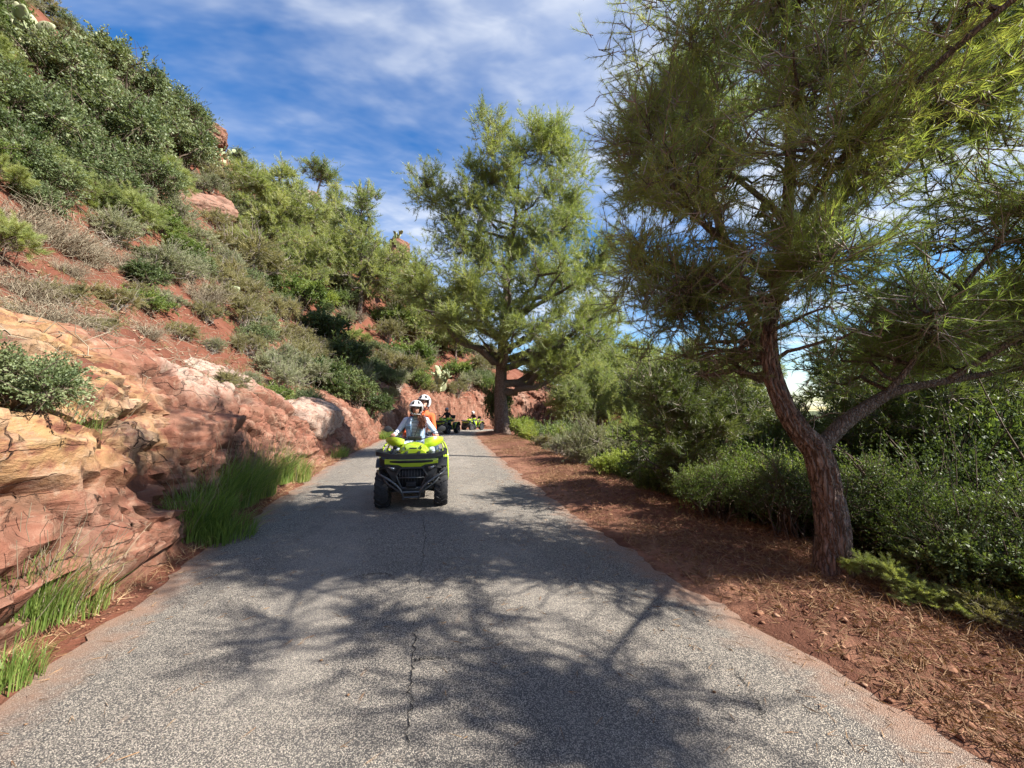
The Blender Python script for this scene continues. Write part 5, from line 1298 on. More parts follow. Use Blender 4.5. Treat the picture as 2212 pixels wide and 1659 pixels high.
# slope: stones, dead twigs and low dry tufts over the bare earth
n = 6000; s = -1 + 24 * rg.uniform(0, 1, n) ** 1.3; t = 1.6 + 9 * rg.uniform(0, 1, n) ** 1.2; x, y = xy(s, half_w(s) + t); z = hill_h(s, t)
P = np.stack([x, y, z + 0.03], -1); V, F = chips(P, 0.012 + 0.06 * rg.uniform(0, 1, n) ** 3.5, rg)
link('scree', mesh_np('scree', V, F, M_STONE, False, {'rnd': ('FACE', np.repeat(rg.uniform(0, 1, n), 8))}), label='loose stones scattered over the bare red slope', kind='stuff')
n = 1900; s = 0 + 16 * rg.uniform(0, 1, n); t = 1.3 + 9 * rg.uniform(0, 1, n) ** 1.2; x, y = xy(s, half_w(s) + t); z = hill_h(s, t) + 0.06
tw = []
for i in range(n):
    b = np.array([x[i], y[i], z[i]]); d = unit(rg.normal(size=3) * np.array([1, 1, 0.35]) + np.array([0.3, 0, -0.1])) * rg.uniform(0.15, 0.75)
    tw.append((branch_path(b, b + d, 0.12, rg, 5, 0.08), np.linspace(0.007, 0.003, 5)))
V, F = twig_mesh(tw, 3).data()
link('dead_twigs', mesh_np('dead_twigs', V, F, M_STRAW, True, {'rnd': ('FACE', rg.uniform(0, 1, len(F[0])))}), label='dead twigs lying over the bare red slope', kind='stuff')
n = 4600; s = -1 + 36 * rg.uniform(0, 1, n) ** 1.2; t = 1.7 + 14 * rg.uniform(0, 1, n) ** 1.1; x, y = xy(s, half_w(s) + t); z = hill_h(s, t)
k = fbm(np.stack([x * 0.6, y * 0.6, z * 0.6], -1), 3, 33) > 0.0
P = np.stack([x, y, z - 0.02], -1)[k]; P = np.repeat(P, 14, 0) + rg.normal(0, 0.07, (len(P) * 14, 3)) * np.array([1, 1, 0.4])
D = unit(np.stack([rg.normal(0, 0.5, len(P)), rg.normal(0, 0.5, len(P)), np.full(len(P), 0.9)], -1))
V, F, r = needle_cloud(P, D, 0.22, 0.010, 2, 0.35, rg)
link('dry_grass', mesh_np('dry_grass', V, F, M_HEATH, False, {'rnd': ('FACE', r)}), label='low dry grass tufts covering the slope between bushes', kind='stuff')
# needles and grit blown on to the asphalt
n = 2600; s = -2 + 26 * rg.uniform(0, 1, n) ** 1.6; q = rg.uniform(0, 1, n) ** 2.2; sd_ = np.where(rg.uniform(0, 1, n) < 0.65, -1, 1)
x, y = xy(s, sd_ * (half_w(s) * (1.0 - q) + 0.03)); l_ = half_w(s) * (1 - q)
P = np.stack([x, y, road_z(s) + 0.03 * (1 - (l_ / (half_w(s) + 0.05)) ** 2) + 0.010], -1); D = unit(np.stack([rg.normal(size=n), rg.normal(size=n), 0 * s + 0.02], -1))
V, F, r = needle_cloud(P, D, 0.085, 0.004, 2, 0.15, rg); V2, F2 = chips(P[::3] + rg.normal(0, 0.05, (len(P[::3]), 3)) * np.array([1, 1, 0]), 0.003 + 0.010 * rg.uniform(0, 1, len(P[::3])) ** 3, rg)
link('road_grit', mesh_np('road_grit', np.concatenate([V, V2]), np.concatenate([F, F2 + len(V)]), M_LITTER, False, {'rnd': ('FACE', np.concatenate([r, rg.uniform(0, 1, len(F2))]))}), label='pine needles and grit blown over the asphalt edges', kind='stuff')
# larger single stones on the verge
def stone_mesh(seed):
    r_ = np.random.default_rng(seed + 40); bm = bmesh.new()
    for q in unit(r_.normal(size=(16, 3))) * r_.uniform(0.8, 1.05, (16, 1)) * np.array([1, 0.75, 0.5]): bm.verts.new(q)
    bmesh.ops.convex_hull(bm, input=bm.verts[:]); me = bpy.data.meshes.new('stone'); bm.to_mesh(me); bm.free()
    me.materials.append(M_STONE); a = me.attributes.new('rnd', 'FLOAT', 'FACE'); a.data.foreach_set('value', np.full(len(me.polygons), 0.15 + 0.6 * (seed % 5) / 5, np.float32))
    return me
STN = [stone_mesh(i) for i in range(6)]
for u, v, w in ((1830, 1410, 26), (1905, 1470, 30), (2050, 1450, 40), (2120, 1520, 34), (1985, 1530, 22), (1715, 1362, 18), (1650, 1215, 14), (1500, 1160, 12), (2160, 1590, 36), (1940, 1395, 24), (1870, 1560, 16), (1420, 1190, 12)):
    p = gnd(u, v, 0.05); z = float(ground_z(p[0], p[1])); r = w * p[1] / FPX / 2
    link('stone', STN[(u + v) % 6], label='loose red stone lying on the right verge', cat='stone', group='loose stones on the right verge', loc=(p[0], p[1], z + r * 0.08), rot=(0.2, 0.1, u * 0.1), scale=r)
# far house among the trees
M_TILE = (lambda t: t.done(t.pbr(t.ramp(t.noise(t.obj(), 6, 4), [(0.3, (0.30, 0.10, 0.055)), (0.7, (0.45, 0.19, 0.11))]), 0.85, 0, 0.2)))(NT('roof_tiles'))
M_WALL = plain('cream_render', (0.62, 0.56, 0.47), 0.9, 0, 0.2)
M_GLASSD = plain('dark_pane', (0.03, 0.035, 0.04), 0.2, 0, 0.5)
hx, hy = at(1292, 870, 62.0)[:2]
hz = float(at(1292, 880, 62.0)[2])
hs = link('house', None, label='far house with terracotta roof glimpsed between the valley trees', cat='house', loc=(hx, hy, hz - 4.2), rot=(0, 0, 0.3))
MB().add(*box((0, 0, 0.9), (7.0, 5.0, 6.2))).build('wall', M_WALL, hs, False)
MB().add(*prism([(-2.9, 4.0), (2.9, 4.0), (2.9, 4.12), (0, 5.5), (-2.9, 4.12)], -3.8, 3.8, 0)).build('roof', M_TILE, hs, False)
for wx in (-2, 0.2, 2.2):
    w_ = MB().add(*box((wx, -2.515, 2.4), (0.9, 0.06, 1.2))).build('window', M_GLASSD, hs, False)
# ================================================================== quad bikes
def mat_paint(name, color, coat=0.6):
    t = NT(name); p = t.obj(); nz = t.noise(p, 9, 5, 0.6)
    c = t.mix(t.math('MULTIPLY', t.step(nz, 0.5, 0.75), 0.22), color, tuple(0.5 * x + 0.06 for x in color))
    return t.done(t.pbr(c, t.math('ADD', t.math('MULTIPLY', nz, 0.2), 0.25), 0, 0.5, None, Coat_Weight=coat, Coat_Roughness=0.15))
M_LIMEP = mat_paint('lime_plastic', (0.37, 0.50, 0.016))
M_BLACKP = plain('black_plastic', (0.022, 0.023, 0.026), 0.5, 0, 0.5, 0.5, 10, 0.15)
M_RUBBER = plain('tyre_rubber', (0.020, 0.020, 0.022), 0.8, 0, 0.35, 0.5, 20, 0.3)
M_STEEL = plain('dark_steel', (0.10, 0.105, 0.11), 0.42, 0.7, 0.5, 0.4)
M_ALLOY = plain('alloy_rim', (0.26, 0.26, 0.27), 0.35, 0.9, 0.5, 0.4)
M_CHASSIS = plain('engine_black', (0.014, 0.014, 0.015), 0.65, 0.2, 0.4, 0.5)
M_SEAT = plain('seat_vinyl', (0.016, 0.016, 0.017), 0.55, 0, 0.4, 0.3, 20, 0.2)
M_LENS = (lambda t: t.done(t.pbr((0.35, 0.36, 0.38), 0.12, 0.6, 0.7)))(NT('headlight_lens'))
M_SHELLW = mat_paint('white_shell', (0.74, 0.74, 0.73), 0.8)
M_SHELLG = mat_paint('grey_shell', (0.28, 0.29, 0.31), 0.6)
def revolve_x(profile, n=44, x0=0.0):
    """profile: (x, radius) pairs turned about the x axis"""
    a = np.linspace(0, 2 * np.pi, n, endpoint=False)
    rings = [[(x0 + x, r * math.cos(t), r * math.sin(t)) for t in a] for x, r in profile]
    return loft(rings)
def make_wheel(root, x, y, w, r=0.315):
    sgn = 1 if x > 0 else -1
    mb = MB(); h = w / 2
    mb.add(*revolve_x([(-h * 0.72, r * 0.54), (-h * 0.98, r * 0.66), (-h, r * 0.80), (-h * 0.88, r * 0.915), (-h * 0.5, r * 0.945), (0, r * 0.95), (h * 0.5, r * 0.945), (h * 0.88, r * 0.915), (h, r * 0.80), (h * 0.98, r * 0.66), (h * 0.72, r * 0.54)]))
    n = 17
    for i in range(n):
        for sd in (-1, 1):
            a0 = (i + (0.5 if sd > 0 else 0)) / n * 2 * math.pi
            ring = []
            for f, wd in ((0.04, 0.055), (0.55, 0.06), (1.02, 0.075)):
                xx = sd * h * f; aa = a0 - 0.22 * f; rr = r * (1.0 if f < 0.9 else 0.93); rb = r * (0.93 if f < 0.9 else 0.84)
                ring.append([(xx, rb * math.cos(aa - wd), rb * math.sin(aa - wd)), (xx, rr * math.cos(aa - wd * 0.7), rr * math.sin(aa - wd * 0.7)), (xx, rr * math.cos(aa + wd * 0.7), rr * math.sin(aa + wd * 0.7)), (xx, rb * math.cos(aa + wd), rb * math.sin(aa + wd))])
            mb.add(*loft(ring))
    wh = mb.build('wheel', M_RUBBER, root, True, loc=(x, y, r - 0.006))
    rm = MB(); rm.add(*revolve_x([(-h * 0.7, r * 0.56), (-h * 0.6, r * 0.50), (h * 0.6, r * 0.50), (h * 0.7, r * 0.56)], 28))
    xo = sgn * h * 0.45
    rm.add(*revolve_x([(xo - 0.01, 0.001), (xo - 0.01, 0.06), (xo + sgn * 0.03, 0.055), (xo + sgn * 0.03, 0.001)], 16))
    for k in range(6):
        a = k / 6 * 2 * math.pi
        rm.add(*tube([(xo, 0.05 * math.cos(a), 0.05 * math.sin(a)), (xo, r * 0.5 * math.cos(a + 0.1), r * 0.5 * math.sin(a + 0.1))], 0.018, 6))
    rm.build('rim', M_ALLOY, wh, True)
def shell(path, width_fn, thick=0.012):
    """strip of sheet swept along a path in the y-z plane; width_fn(i) gives x0, x1"""
    P = np.asarray(path, float); n = len(P)
    T = unit(np.gradient(P, axis=0)); N = np.stack([-T[:, 1], T[:, 0]], -1)
    rings = []
    for i in range(n):
        x0, x1 = width_fn(i / (n - 1)); a, b = P[i], P[i] - N[i] * thick
        rings.append([(x0, a[0], a[1]), (x1, a[0], a[1]), (x1, b[0], b[1]), (x0, b[0], b[1])])
    return loft(rings)
def make_quad(label):
    q = link('quad_bike', None, label=label, cat='quad bike', group='quad bikes riding in line along the road')
    for x, y, w in ((-0.46, -0.66, 0.215), (0.46, -0.66, 0.215), (-0.45, 0.68, 0.26), (0.45, 0.68, 0.26)): make_wheel(q, x, y, w)
    # frame, engine, suspension
    mb = MB()
    mb.add(*box((0, 0.05, 0.46), (0.34, 1.25, 0.24))).add(*box((0, -0.62, 0.44), (0.26, 0.42, 0.22))).add(*box((0, 0.62, 0.44), (0.30, 0.40, 0.20)))
    mb.build('chassis', M_CHASSIS, q, False, 0.02)
    MB().add(*shell([(-1.02, 0.36), (-0.92, 0.27), (-0.4, 0.245), (0.6, 0.245), (0.75, 0.30)], lambda f: (-0.19, 0.19), 0.008)).build('skid_plate', M_STEEL, q, False)
    for sx in (-1, 1):
        for yy in (-0.66, 0.68):
            arm = MB()
            for z0, z1 in ((0.30, 0.24), (0.42, 0.37)):
                for dy in (-0.11, 0.11): arm.add(*tube([(sx * 0.11, yy + dy, z0), (sx * 0.36, yy, z1)], 0.014, 8))
            arm.add(*tube([(sx * 0.10, yy, 0.36), (sx * 0.37, yy, 0.31)], 0.018, 8))
            arm.build('suspension_arm', M_STEEL, q)
            a, b = np.array([sx * 0.29, yy, 0.33]), np.array([sx * 0.19, yy + 0.03, 0.68])
            sh = MB().add(*tube([a, b], 0.017, 8)).build('shock_absorber', M_STEEL, q)
            f = np.linspace(0.12, 0.92, 70); th = f * 2 * np.pi * 9
            C = a + (b - a) * f[:, None] + 0.038 * (np.cos(th)[:, None] * np.array([1, 0, 0.28 * sx]) + np.sin(th)[:, None] * np.array([0, 1.0, 0]))
            MB().add(*tube(C, 0.006, 5)).build('spring', M_LIMEP, sh)
    # nose: black mask, lime brow, lamps, grille
    nose = MB()
    nose.add(*loft([[(-0.50, -0.72, 0.62), (0.50, -0.72, 0.62), (0.50, -0.66, 0.83), (-0.50, -0.66, 0.83)],
                    [(-0.50, -0.88, 0.63), (0.50, -0.88, 0.63), (0.50, -0.86, 0.82), (-0.50, -0.86, 0.82)],
                    [(-0.40, -0.97, 0.66), (0.40, -0.97, 0.66), (0.43, -0.95, 0.80), (-0.43, -0.95, 0.80)]]))
    nose.add(*loft([[(-0.42, -0.74, 0.50), (0.42, -0.74, 0.50), (0.46, -0.74, 0.64), (-0.46, -0.74, 0.64)], [(-0.27, -0.95, 0.44), (0.27, -0.95, 0.44), (0.40, -0.955, 0.655), (-0.40, -0.955, 0.655)]]))
    nose.build('nose_cowl', M_BLACKP, q, True, 0.012)
    MB().add(*prism([(-0.41, 0.815), (-0.41, 0.735), (-0.20, 0.715), (-0.14, 0.685), (0.14, 0.685), (0.20, 0.715), (0.41, 0.735), (0.41, 0.815), (0.2, 0.80), (-0.2, 0.80)], -0.995, -0.962)).build('brow_panel', M_LIMEP, q, False, 0.006)
    MB().add(*prism([(-0.33, 0.785), (-0.33, 0.760), (-0.16, 0.745), (0.16, 0.745), (0.33, 0.760), (0.33, 0.785)], -1.004, -0.996)).build('brow_slot', M_BLACKP, q, False)
    for sx in (-1, 1):
        pts = [(0.415, 0.715), (0.20, 0.690), (0.235, 0.60), (0.30, 0.615)]
        pts = [(sx * a, b) for a, b in pts]; pts = pts[::-1] if sx > 0 else pts
        hb = MB().add(*prism(pts, -0.985, -0.955)).build('headlight', M_CHASSIS, q, False, 0.004)
        ins = [(sx * a, b) for a, b in ((0.375, 0.695), (0.25, 0.678), (0.27, 0.635), (0.30, 0.64))]; ins = ins[::-1] if sx > 0 else ins
        MB().add(*prism(ins, -0.992, -0.984)).build('lens', M_LENS, hb, False)
    hexp = np.array([(-0.17, 0.665), (0.17, 0.665), (0.235, 0.55), (0.15, 0.36), (-0.15, 0.36), (-0.235, 0.55)])
    gr = MB()
    for i in range(6):
        a, b = hexp[i], hexp[(i + 1) % 6]; gr.add(*tube([(a[0], -0.985, a[1]), (b[0], -0.985, b[1])], 0.017, 8))
    gr = gr.build('grille', M_BLACKP, q)
    MB().add(*prism(hexp * 0.97 + np.array([0, 0.015]), -0.968, -0.955)).build('backing', M_CHASSIS, gr, False)
    for k in range(9):
        x = -0.18 + k * 0.045; lim = 0.665 if abs(x) < 0.17 else 0.62; lo = 0.37 if abs(x) < 0.15 else 0.46
        MB().add(*box((x, -0.975, (lim + lo) / 2), (0.010, 0.016, lim - lo))).build('slat', M_BLACKP, gr, False)
    MB().add(*box((0, -0.985, 0.515), (0.40, 0.018, 0.018))).build('slat', M_STEEL, gr, False)
    # bumper bars
    bp = MB()
    for sx in (-1, 1):
        bp.add(*tube(smooth_path([(sx * 0.52, -0.80, 0.60), (sx * 0.47, -0.99, 0.575), (sx * 0.33, -1.05, 0.50), (sx * 0.20, -1.07, 0.40), (sx * 0.135, -1.07, 0.30), (sx * 0.115, -1.02, 0.19)], 20), 0.019, 10))
        bp.add(*tube(smooth_path([(sx * 0.42, -0.93, 0.50), (sx * 0.36, -1.0, 0.44), (sx * 0.24, -1.04, 0.36), (sx * 0.14, -1.05, 0.30)], 14), 0.015, 8))
    bp.add(*tube([(-0.135, -1.07, 0.31), (0.135, -1.07, 0.31)], 0.017, 8)).add(*tube([(-0.12, -1.04, 0.225), (0.12, -1.04, 0.225)], 0.013, 8))
    bp.build('bumper', M_STEEL, q)
    MB().add(*box((0, -1.0, 0.415), (0.15, 0.09, 0.08))).add(*tube([(-0.075, -1.05, 0.40), (0.075, -1.05, 0.40)], 0.022, 10)).build('winch', M_CHASSIS, q, False, 0.008)
    # front rack
    rk = MB()
    fr = smooth_path([(-0.52, -0.50, 0.90), (-0.53, -0.80, 0.905), (-0.51, -0.98, 0.90), (-0.30, -1.03, 0.862), (0, -1.04, 0.850), (0.30, -1.03, 0.862), (0.51, -0.98, 0.90), (0.53, -0.80, 0.905), (0.52, -0.50, 0.90)], 50)
    ring = []
    T, S, U = frame_along(fr)
    for i in range(len(fr)):
        c = fr[i]; s_ = unit(np.array([S[i][0], S[i][1], 0])); ring.append([c + s_ * 0.022 + np.array([0, 0, 0.032]), c - s_ * 0.022 + np.array([0, 0, 0.032]), c - s_ * 0.020 - np.array([0, 0, 0.032]), c + s_ * 0.020 - np.array([0, 0, 0.032])])
    rk.add(*loft(ring)); rk = rk.build('front_rack', M_BLACKP, q, True)
    for x in (-0.40, -0.28, -0.10, 0.10, 0.28, 0.40):
        MB().add(*box((x, -0.76, 0.885), (0.045, 0.52, 0.022))).build('slat', M_BLACKP, rk, False, 0.004)
    for yy in (-0.90, -0.62): MB().add(*box((0, yy, 0.872), (0.98, 0.035, 0.018))).build('crossbar', M_BLACKP, rk, False, 0.004)
    # fenders
    for sx in (-1, 1):
        arc = [(-0.66 - 0.40 * math.cos(a), 0.36 + 0.43 * math.sin(a)) for a in np.linspace(0.85, 2.7, 14)]
        MB().add(*shell(arc, lambda f: (sx * 0.27, sx * (0.55 + 0.02 * math.sin(3.14 * f))), 0.014)).build('front_fender', M_BLACKP, q, True)
        arc = [(0.68 - 0.41 * math.cos(a), 0.36 + 0.44 * math.sin(a)) for a in np.linspace(0.35, 2.75, 14)]
        MB().add(*shell(arc, lambda f: (sx * 0.25, sx * 0.58), 0.014)).build('rear_fender', M_BLACKP, q, True)
        arc = [(0.68 - 0.425 * math.cos(a), 0.365 + 0.46 * math.sin(a)) for a in np.linspace(0.5, 2.2, 12)]
        MB().add(*shell(arc, lambda f: (sx * 0.50, sx * 0.592), 0.012)).build('fender_trim', M_LIMEP, q, True)
        MB().add(*box((sx * 0.38, 0.0, 0.34), (0.32, 0.62, 0.03))).add(*box((sx * 0.53, 0.0, 0.375), (0.02, 0.60, 0.09))).build('footboard', M_BLACKP, q, False, 0.006)
        # side panel and lime tubular guard
        MB().add(*loft([[(sx * 0.20, -0.50, 0.55), (sx * 0.24, -0.50, 0.55), (sx * 0.27, -0.46, 0.86), (sx * 0.20, -0.46, 0.86)], [(sx * 0.20, 0.30, 0.50), (sx * 0.25, 0.30, 0.50), (sx * 0.22, 0.32, 0.82), (sx * 0.16, 0.32, 0.82)]])).build('side_panel', M_LIMEP, q, True, 0.01)
        MB().add(*tube(smooth_path([(sx * 0.36, 0.62, 1.02), (sx * 0.46, 0.30, 1.01), (sx * 0.54, 0.02, 0.93), (sx * 0.575, -0.16, 0.80), (sx * 0.585, -0.22, 0.60), (sx * 0.59, -0.20, 0.40), (sx * 0.585, -0.10, 0.315)], 30), 0.017, 10)).build('side_guard', M_LIMEP, q)
        MB().add(*tube(smooth_path([(sx * 0.53, 0.28, 0.34), (sx * 0.555, 0.25, 0.62), (sx * 0.50, 0.26, 0.90), (sx * 0.44, 0.34, 1.0)], 16), 0.014, 8)).build('guard_strut', M_LIMEP, q)
    # hood, tank, seats
    rings = []
    for yy, hw_, z0, z1 in ((-0.66, 0.20, 0.86, 0.925), (-0.56, 0.255, 0.84, 0.985), (-0.42, 0.265, 0.80, 1.03), (-0.28, 0.20, 0.80, 1.02), (-0.14, 0.15, 0.78, 0.95)):
        a = np.linspace(0, math.pi, 15); rings.append([(hw_ * math.cos(t), yy, z0 + (z1 - z0) * (math.sin(t) ** 0.75)) for t in a])
    MB().add(*loft(rings)).build('hood', M_LIMEP, q, True)
    MB().add(*box((0, -0.64, 0.935), (0.12, 0.02, 0.03))).build('hood_vent', M_BLACKP, q, False, 0.004)
    for sx in (-1, 1): MB().add(*prism([(sx * 0.11, 0.93), (sx * 0.135, 0.93), (sx * 0.15, 1.0), (sx * 0.135, 1.0)][::sx], -0.665, -0.56)).build('hood_fin', M_LIMEP, q, False)
    rings = []
    for yy, hw_, z in ((-0.16, 0.10, 0.92), (-0.02, 0.15, 0.87), (0.20, 0.18, 0.865), (0.36, 0.17, 0.90), (0.42, 0.19, 0.96), (0.62, 0.20, 0.97), (0.80, 0.17, 0.97)):
        a = np.linspace(0, 2 * math.pi, 18, endpoint=False); rings.append([(hw_ * np.sign(math.cos(t)) * abs(math.cos(t)) ** 0.6, yy, z - 0.09 + 0.09 * np.sign(math.sin(t)) * abs(math.sin(t)) ** 0.6) for t in a])
    MB().add(*loft(rings)).build('seat', M_SEAT, q, True)
    MB().add(*loft([[(x * 0.20, 0.86 + 0.06 * z, 1.0 + 0.26 * z + 0.0 * x) for x, z in ((-1, 0), (1, 0), (1, 1), (-1, 1))], [(x * 0.19, 0.93 + 0.06 * z, 1.0 + 0.26 * z) for x, z in ((-1, 0), (1, 0), (1, 1), (-1, 1))]])).build('backrest', M_SEAT, q, True, 0.02)
    rr = MB(); L_ = [(-0.42, 0.62, 0.90), (-0.44, 1.05, 0.90), (0.44, 1.05, 0.90), (0.42, 0.62, 0.90)]
    rr.add(*tube(smooth_path(L_, 30), 0.016, 8))
    for x in (-0.25, 0, 0.25): rr.add(*tube([(x, 0.72, 0.895), (x, 1.06, 0.895)], 0.011, 6))
    rr.build('rear_rack', M_STEEL, q)
    # steering
    MB().add(*tube([(0, -0.34, 0.72), (0, -0.20, 1.04)], 0.022, 8)).build('steering_column', M_STEEL, q)
    MB().add(*tube(smooth_path([(-0.44, -0.06, 1.09), (-0.30, -0.10, 1.095), (-0.16, -0.17, 1.06), (0, -0.20, 1.055), (0.16, -0.17, 1.06), (0.30, -0.10, 1.095), (0.44, -0.06, 1.09)], 40), 0.012, 8)).build('handlebar', M_CHASSIS, q)
    MB().add(*box((0, -0.23, 1.085), (0.24, 0.05, 0.055))).build('dashboard', M_CHASSIS, q, False, 0.012)
    for sx in (-1, 1):
        MB().add(*tube([(sx * 0.29, -0.105, 1.094), (sx * 0.45, -0.058, 1.09)], 0.018, 10)).build('grip', M_RUBBER, q)
        MB().add(*tube([(sx * 0.22, -0.20, 1.10), (sx * 0.42, -0.15, 1.098)], 0.007, 6)).build('brake_lever', M_ALLOY, q)
        # hand guard: a leaf-shaped shell wrapping round the front of the grip
        rings = []
        for f in np.linspace(0, 1, 14):
            x = 0.17 + 0.33 * f; y0 = -0.30 + 0.17 * f ** 2.6 - 0.02 * math.sin(3.1 * f); hh = 0.028 + 0.060 * math.sin(math.pi * min(1, 0.12 + 0.85 * f)) ** 0.8; zc_ = 1.005 + 0.040 * f ** 1.5
            rings.append([(sx * x, y0 + 0.012, zc_ + hh), (sx * x, y0 - 0.020, zc_ + hh * 0.4), (sx * x, y0 - 0.024, zc_ - hh * 0.4), (sx * x, y0 + 0.010, zc_ - hh), (sx * x, y0 + 0.022, zc_ - hh), (sx * x, y0 - 0.004, zc_), (sx * x, y0 + 0.024, zc_ + hh)])
        MB().add(*loft(rings)).build('hand_guard', M_LIMEP, q, True)
        MB().add(*tube([(sx * 0.20, -0.27, 1.01), (sx * 0.19, -0.20, 0.93)], 0.012, 6)).build('guard_bracket', M_ALLOY, q)
        st = MB().add(*tube(smooth_path([(sx * 0.27, -0.12, 1.11), (sx * 0.30, -0.13, 1.17), (sx * 0.40, -0.12, 1.215), (sx * 0.44, -0.11, 1.225)], 12), 0.008, 6)).build('mirror', M_CHASSIS, q)
        pts = [(0.385, 1.20), (0.49, 1.185), (0.545, 1.225), (0.535, 1.275), (0.47, 1.30), (0.41, 1.265)]
        pts = [(sx * a, b) for a, b in pts]; pts = pts[::-1] if sx > 0 else pts
        MB().add(*prism(pts, -0.150, -0.105)).build('mirror_head', M_BLACKP, st, True, 0.012)
    MB().add(*ellipsoid((-0.29, -0.60, 0.955), (0.034, 0.034, 0.034), 12, 8)).build('knob', M_CHASSIS, q)
    return q
# ================================================================== riders
M_SKIN = plain('skin', (0.50, 0.27, 0.19), 0.5, 0, 0.4, 0.15, 30)
M_SLEEVE = plain('pale_denim_sleeve', (0.50, 0.58, 0.70), 0.9, 0, 0.2, 0.35, 9, 0.5)
def mat_stripes():
    t = NT('striped_shirt'); p = t.obj(); sx = t.n('ShaderNodeSeparateXYZ'); t.l(p, sx.inputs[0])
    z = t.math('ADD', sx.outputs[2], t.math('MULTIPLY', t.noise(p, 6, 2), 0.02))
    f = t.math('FRACT', t.math('MULTIPLY', z, 38.0))
    return t.done(t.pbr(t.mix(t.step(f, 0.42, 0.58), (0.68, 0.68, 0.66), (0.05, 0.055, 0.075)), 0.9, 0, 0.2))
M_STRIPE = mat_stripes()
def mat_denim(name, a, b):
    t = NT(name); p = t.obj()
    c = t.mix(t.step(t.noise(p, 11, 6, 0.65), 0.38, 0.66), a, b)
    c = t.mix(t.math('MULTIPLY', t.step(t.noise(p, 30, 3), 0.55, 0.68), 0.4), c, b)
    return t.done(t.pbr(c, 0.9, 0, 0.2, t.bump(t.noise(p, 160, 2), 0.4, 0.003)))
M_VEST = mat_denim('blue_denim_vest', (0.13, 0.22, 0.34), (0.42, 0.52, 0.64))
M_JEANS = mat_denim('light_jeans', (0.36, 0.44, 0.58), (0.55, 0.62, 0.72))
M_DKJEANS = mat_denim('dark_jeans', (0.03, 0.045, 0.08), (0.10, 0.14, 0.20))
M_ORANGE = plain('orange_hoodie', (0.66, 0.13, 0.045), 0.92, 0, 0.2, 0.3, 8, 0.4)
M_JACKB = plain('black_jacket', (0.014, 0.014, 0.017), 0.7, 0, 0.35, 0.4, 9, 0.4)
M_JACKR = plain('dark_maroon_jacket', (0.045, 0.016, 0.018), 0.75, 0, 0.3, 0.4, 9, 0.4)
M_SHOE = plain('shoe', (0.30, 0.30, 0.30), 0.7)
M_LINER = plain('helmet_liner', (0.012, 0.012, 0.013), 0.9)
M_HAIR = plain('auburn_hair', (0.15, 0.045, 0.016), 0.45, 0, 0.5, 0.5, 30)
M_EYE = plain('eye', (0.03, 0.02, 0.015), 0.25)
M_LIP = plain('lips', (0.42, 0.12, 0.10), 0.5)
M_TEETH = plain('teeth', (0.75, 0.73, 0.68), 0.4)
def mat_visor():
    t = NT('clear_visor')
    g = t.n('ShaderNodeBsdfGlossy'); g.inputs['Roughness'].default_value = 0.06; g.inputs[0].default_value = (0.9, 0.92, 0.95, 1)
    tr = t.n('ShaderNodeBsdfTransparent'); tr.inputs[0].default_value = (0.93, 0.92, 0.91, 1)
    fr = t.n('ShaderNodeFresnel'); fr.inputs[0].default_value = 1.45
    mx = t.n('ShaderNodeMixShader'); t.l(t.math('MULTIPLY', fr.outputs[0], 0.55), mx.inputs[0]); t.l(tr.outputs[0], mx.inputs[1]); t.l(g.outputs[0], mx.inputs[2])
    return t.done(mx.outputs[0])
M_VISOR = mat_visor()
def capsule(a, b, r0, r1, n=14):
    a, b = np.asarray(a, float), np.asarray(b, float); d = unit(b - a)
    pts = [a - d * r0 * 0.98, a - d * r0 * 0.7, a, b, b + d * r1 * 0.7, b + d * r1 * 0.98]; R = [r0 * 0.12, r0 * 0.72, r0, r1, r1 * 0.72, r1 * 0.12]
    return tube(pts, R, n)
def body_mesh(prims, mats, voxel):
    """one continuous skin over all the capsules and ellipsoids; each face takes the cloth of the nearest one"""
    mb = MB()
    for p in prims:
        if p[0] == 'c': mb.add(*capsule(*p[1:5]))
        else: mb.add(*ellipsoid(p[1], p[2], 18, 12))
    V, F = mb.data(); me = mesh_np('tmp', V, F)
    ob = bpy.data.objects.new('tmp', me); COL.objects.link(ob)
    m = ob.modifiers.new('r', 'REMESH'); m.mode = 'VOXEL'; m.voxel_size = voxel
    m2 = ob.modifiers.new('s', 'SMOOTH'); m2.iterations = 4; m2.factor = 0.5
    dg = bpy.context.evaluated_depsgraph_get()
    out = bpy.data.meshes.new_from_object(ob.evaluated_get(dg))
    bpy.data.objects.remove(ob)
    n = len(out.polygons); C = np.zeros(n * 3); out.polygons.foreach_get('center', C); C = C.reshape(-1, 3)
    best = np.full(n, 9e9); idx = np.zeros(n, np.int32)
    for p in prims:
        if p[0] == 'c':
            a, b = np.asarray(p[1], float), np.asarray(p[2], float); ab = b - a
            t = np.clip(((C - a) @ ab) / (ab @ ab + 1e-12), 0, 1); d = np.linalg.norm(C - a - t[:, None] * ab, axis=1) - (p[3] + (p[4] - p[3]) * t); mi = p[5]
        else:
            d = (np.linalg.norm((C - np.asarray(p[1])) / np.asarray(p[2]), axis=1) - 1) * min(p[2]); mi = p[3]
        k = d < best; best[k] = d[k]; idx[k] = mi
    out.materials.clear()
    for m in mats: out.materials.append(m)
    out.polygons.foreach_set('material_index', idx); out.polygons.foreach_set('use_smooth', np.ones(n, bool))
    out.name = 'person'
    return out
